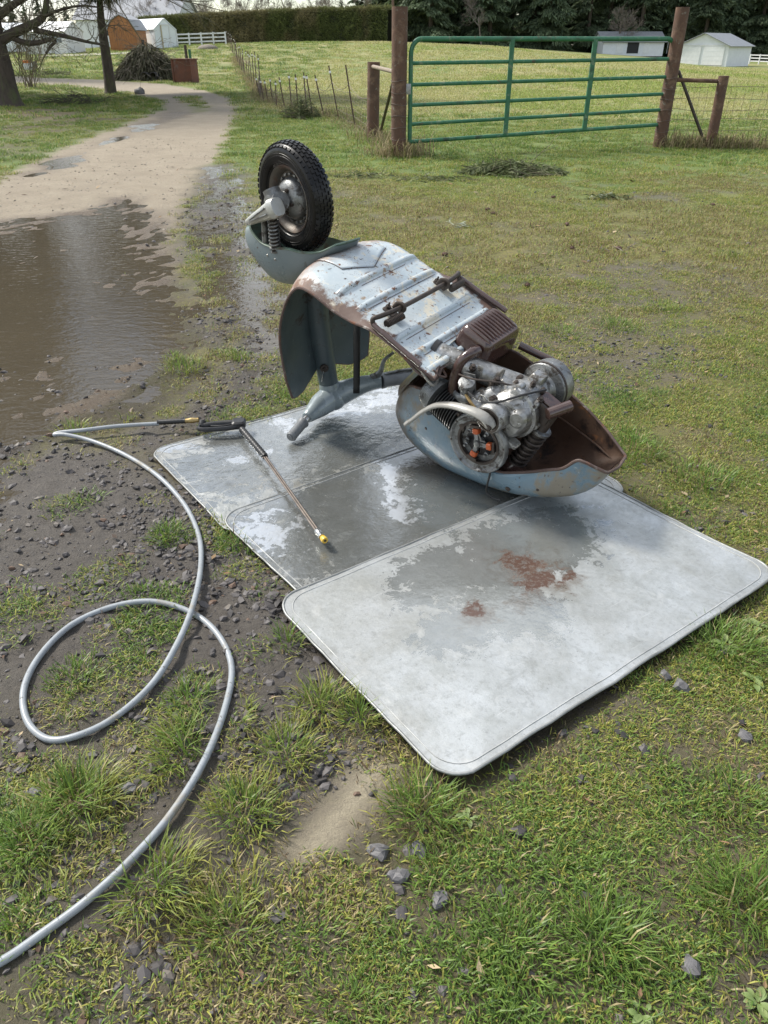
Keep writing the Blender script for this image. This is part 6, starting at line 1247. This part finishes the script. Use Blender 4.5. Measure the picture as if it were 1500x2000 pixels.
p = gpos(AT(405, 86, 82)[0], 82.); gp_ = MB(); gp_.sphere((0, 0, 0), (1.0, .8, .38), 16, 10); o = gp_.build('dirt_heap', pmat('grey_dirt', (.24, .21, .17), (.17, .15, .12), 2, .9, None, 0., (), .8, 8, .1), None, 60, p); tag(o, 'small grey dirt heap in front of the white rail fence', 'dirt heap')
p = gpos(AT(364, 110, 60)[0], 60); e = empty('timber_post', p, 'dark timber post with green wrap beyond the rusty tank', 'post'); MB().tube([(0, 0, -.1), (0, 0, 1.15)], .10, 8).build('stake', M_BARK, e); MB().rbox((.26, 0, .45), (.16, .16, .9), .03).build('green_wrap', M_GREEN, e)
p = AT(767, 82, 104); e = empty('utility_pole', p, 'brown utility pole rising behind the left gatepost', 'pole'); MB().tube([(0, 0, -.2), (0, 0, 9)], [.16, .13], 10).build('pole', pmat('brown_pole', (.17, .10, .07), (.12, .08, .06), 2, .85), e); MB().box((0, -.1, 8.3), (2.2, .1, .12)).build('cross_arm', M_BARK, e, 0); MB().box((-.35, -.05, 1.2), (.6, .04, .04)).build('bracket', M_GALV, e, 0)
# low boxes on the far lawn
p = gpos(AT(54, 128, 56)[0], 56); e = empty('crate', p, 'small white and orange box on the far lawn behind the shrub', 'box'); MB().rbox((0, 0, .2), (.5, .4, .4), .03).build('box', M_WHITE, e); MB().rbox((0, -.03, .48), (.4, .4, .16), .03).build('orange_lid', pmat('orange_plastic', (.7, .2, .04), None, 3, .5), e)
p = gpos(AT(67, 128, 57)[0], 57); e = empty('bucket', p, 'grey bucket beside the orange-topped box on the far lawn', 'bucket'); MB().lathe([(0, .17), (.45, .21), (.45, .19), (.03, .16)], (0, 0, 0), (0, 0, 1), 14).build('pail', M_ALUD, e); MB().tube([(.2 * math.cos(a), 0, .45 + .12 * math.sin(a)) for a in np.linspace(0, 3.14, 9)], .01, 5).build('handle', M_STEEL, e)
# twig heaps and fallen greenery
def heap(px, py, rx, ry, h, n, nf, label, col=((.075, .10, .04), (.17, .19, .09)), tw=None, Y=None, seed=1):
    random.seed(seed); p = G(px, py) if Y is None else gpos(AT(px, py, Y)[0], Y); e = empty('branch_heap', (p[0], p[1], float(hz(np.array([p[0]]), np.array([p[1]]))[0]) if p[1] < 40 else p[2]), label, 'branches'); sg = []
    for k in range(n):
        a = random.random() * 6.28; r = random.random() ** .6; grow(sg, (rx * r * math.cos(a), ry * r * math.sin(a), h * (1 - r) * random.random() + .02), (random.gauss(0, 1), random.gauss(0, .6), random.gauss(0, .12)), rx * (.25 + .3 * random.random()), max(.004, rx * .008), 2, 3, .03, (2, 3), .5, .2)
    limbs(sg, max(.003, p[1] * .00022)).build('twigs', tw or M_TWIGM, e, 0)
    if nf:
        def cf(m):
            a = rng.random(m) * 6.283; r = rng.random(m) ** .6; return np.stack([rx * r * np.cos(a), ry * r * np.sin(a), h * (1 - r * r) * rng.random(m) + .01], 1), np.stack([np.cos(a * 3), np.sin(a * 5), rng.normal(0, .3, m)], 1)
        obj('sprigs', needles(nf, cf, 'sprigs', M_NEED, *col, (.06, .16), .014, .3), e)
heap(1000, 338, .72, .45, .16, 30, 2600, 'heap of cut fir branches lying on the grass before the gate', seed=3)
heap(588, 232, .45, .4, .5, 40, 1500, 'dark bushy clump against the wire fence', Y=20.5, seed=4)
heap(149, 203, 1.0, .5, .35, 70, 0, 'low dark twig heap on the lawn by the big tree', tw=pmat('dark_twigs', (.05, .042, .03), (.075, .07, .045), 5, .9), seed=5)
heap(92, 134, 1.1, .6, .5, 20, 900, 'dark grass heap on the far lawn, larger of two', Y=50, seed=6); heap(112, 137, .7, .5, .4, 14, 600, 'smaller dark heap beside the larger one on the far lawn', Y=49, seed=7)
heap(850, 352, .5, .25, .05, 10, 200, 'thin fallen twig left of the fir branch heap', seed=8); heap(1185, 388, .25, .12, .03, 6, 120, 'small pale twig on the moss right of the fir branch heap', tw=pmat('lichen_twig', (.34, .36, .28), None, 3, .9), seed=9); heap(1195, 490, .18, .06, .02, 5, 0, 'short fallen stick in the moss behind the scooter', seed=10, tw=M_TWIG)
heap(700, 345, .5, .3, .06, 10, 160, 'scattered twigs in the grass behind the front wheel', seed=12); heap(900, 445, .25, .08, .02, 6, 0, 'pale lichen-covered twigs right behind the scooter floor', tw=pmat('lichen_stick', (.36, .38, .28), None, 3, .9), seed=13)
# pine cones
M_CONE = pmat('cone_brown', (.085, .048, .035), (.14, .085, .06), 30, .8)
cb = MB(); cb.sphere((0, 0, .02), (.034, .021, .021), 10, 8)
for k in range(40):
    t = (k + .5) / 40; x = -.032 + .064 * t; r = .021 * math.sqrt(max(.05, 1 - (x / .034) ** 2)); a = k * 2.4; nrm = np.array([-.35, math.cos(a), math.sin(a)]); c_ = np.array([x, r * math.cos(a), .02 + r * math.sin(a)]); tg = unit(np.cross(nrm, (1, 0, 0))); cb.add([c_ - tg * .006, c_ + tg * .006, c_ + unit(nrm) * .008 + np.array([-.006, 0, 0])], [(0, 1, 2)])
cm = None
for px, py in ((952, 411), (964, 419), (1081, 387), (1117, 487), (1208, 487), (1107, 441), (1322, 1905), (1030, 560), (1392, 402), (868, 500)):
    if py > 1500: continue
    p = G(px, py); z = gz(p[0], p[1])
    if cm is None: o = cb.build('pine_cone', M_CONE, None, 50, (p[0], p[1], z)); cm = o.data
    else: o = obj('pine_cone', cm, None, (p[0], p[1], z))
    o.rotation_euler = (0, 0, random.random() * 6); o.scale = (.85, .8, .7); tag(o, 'small brown pine cone lying on the mossy ground beyond the scooter', 'pine cone', 'pine cones on the moss')
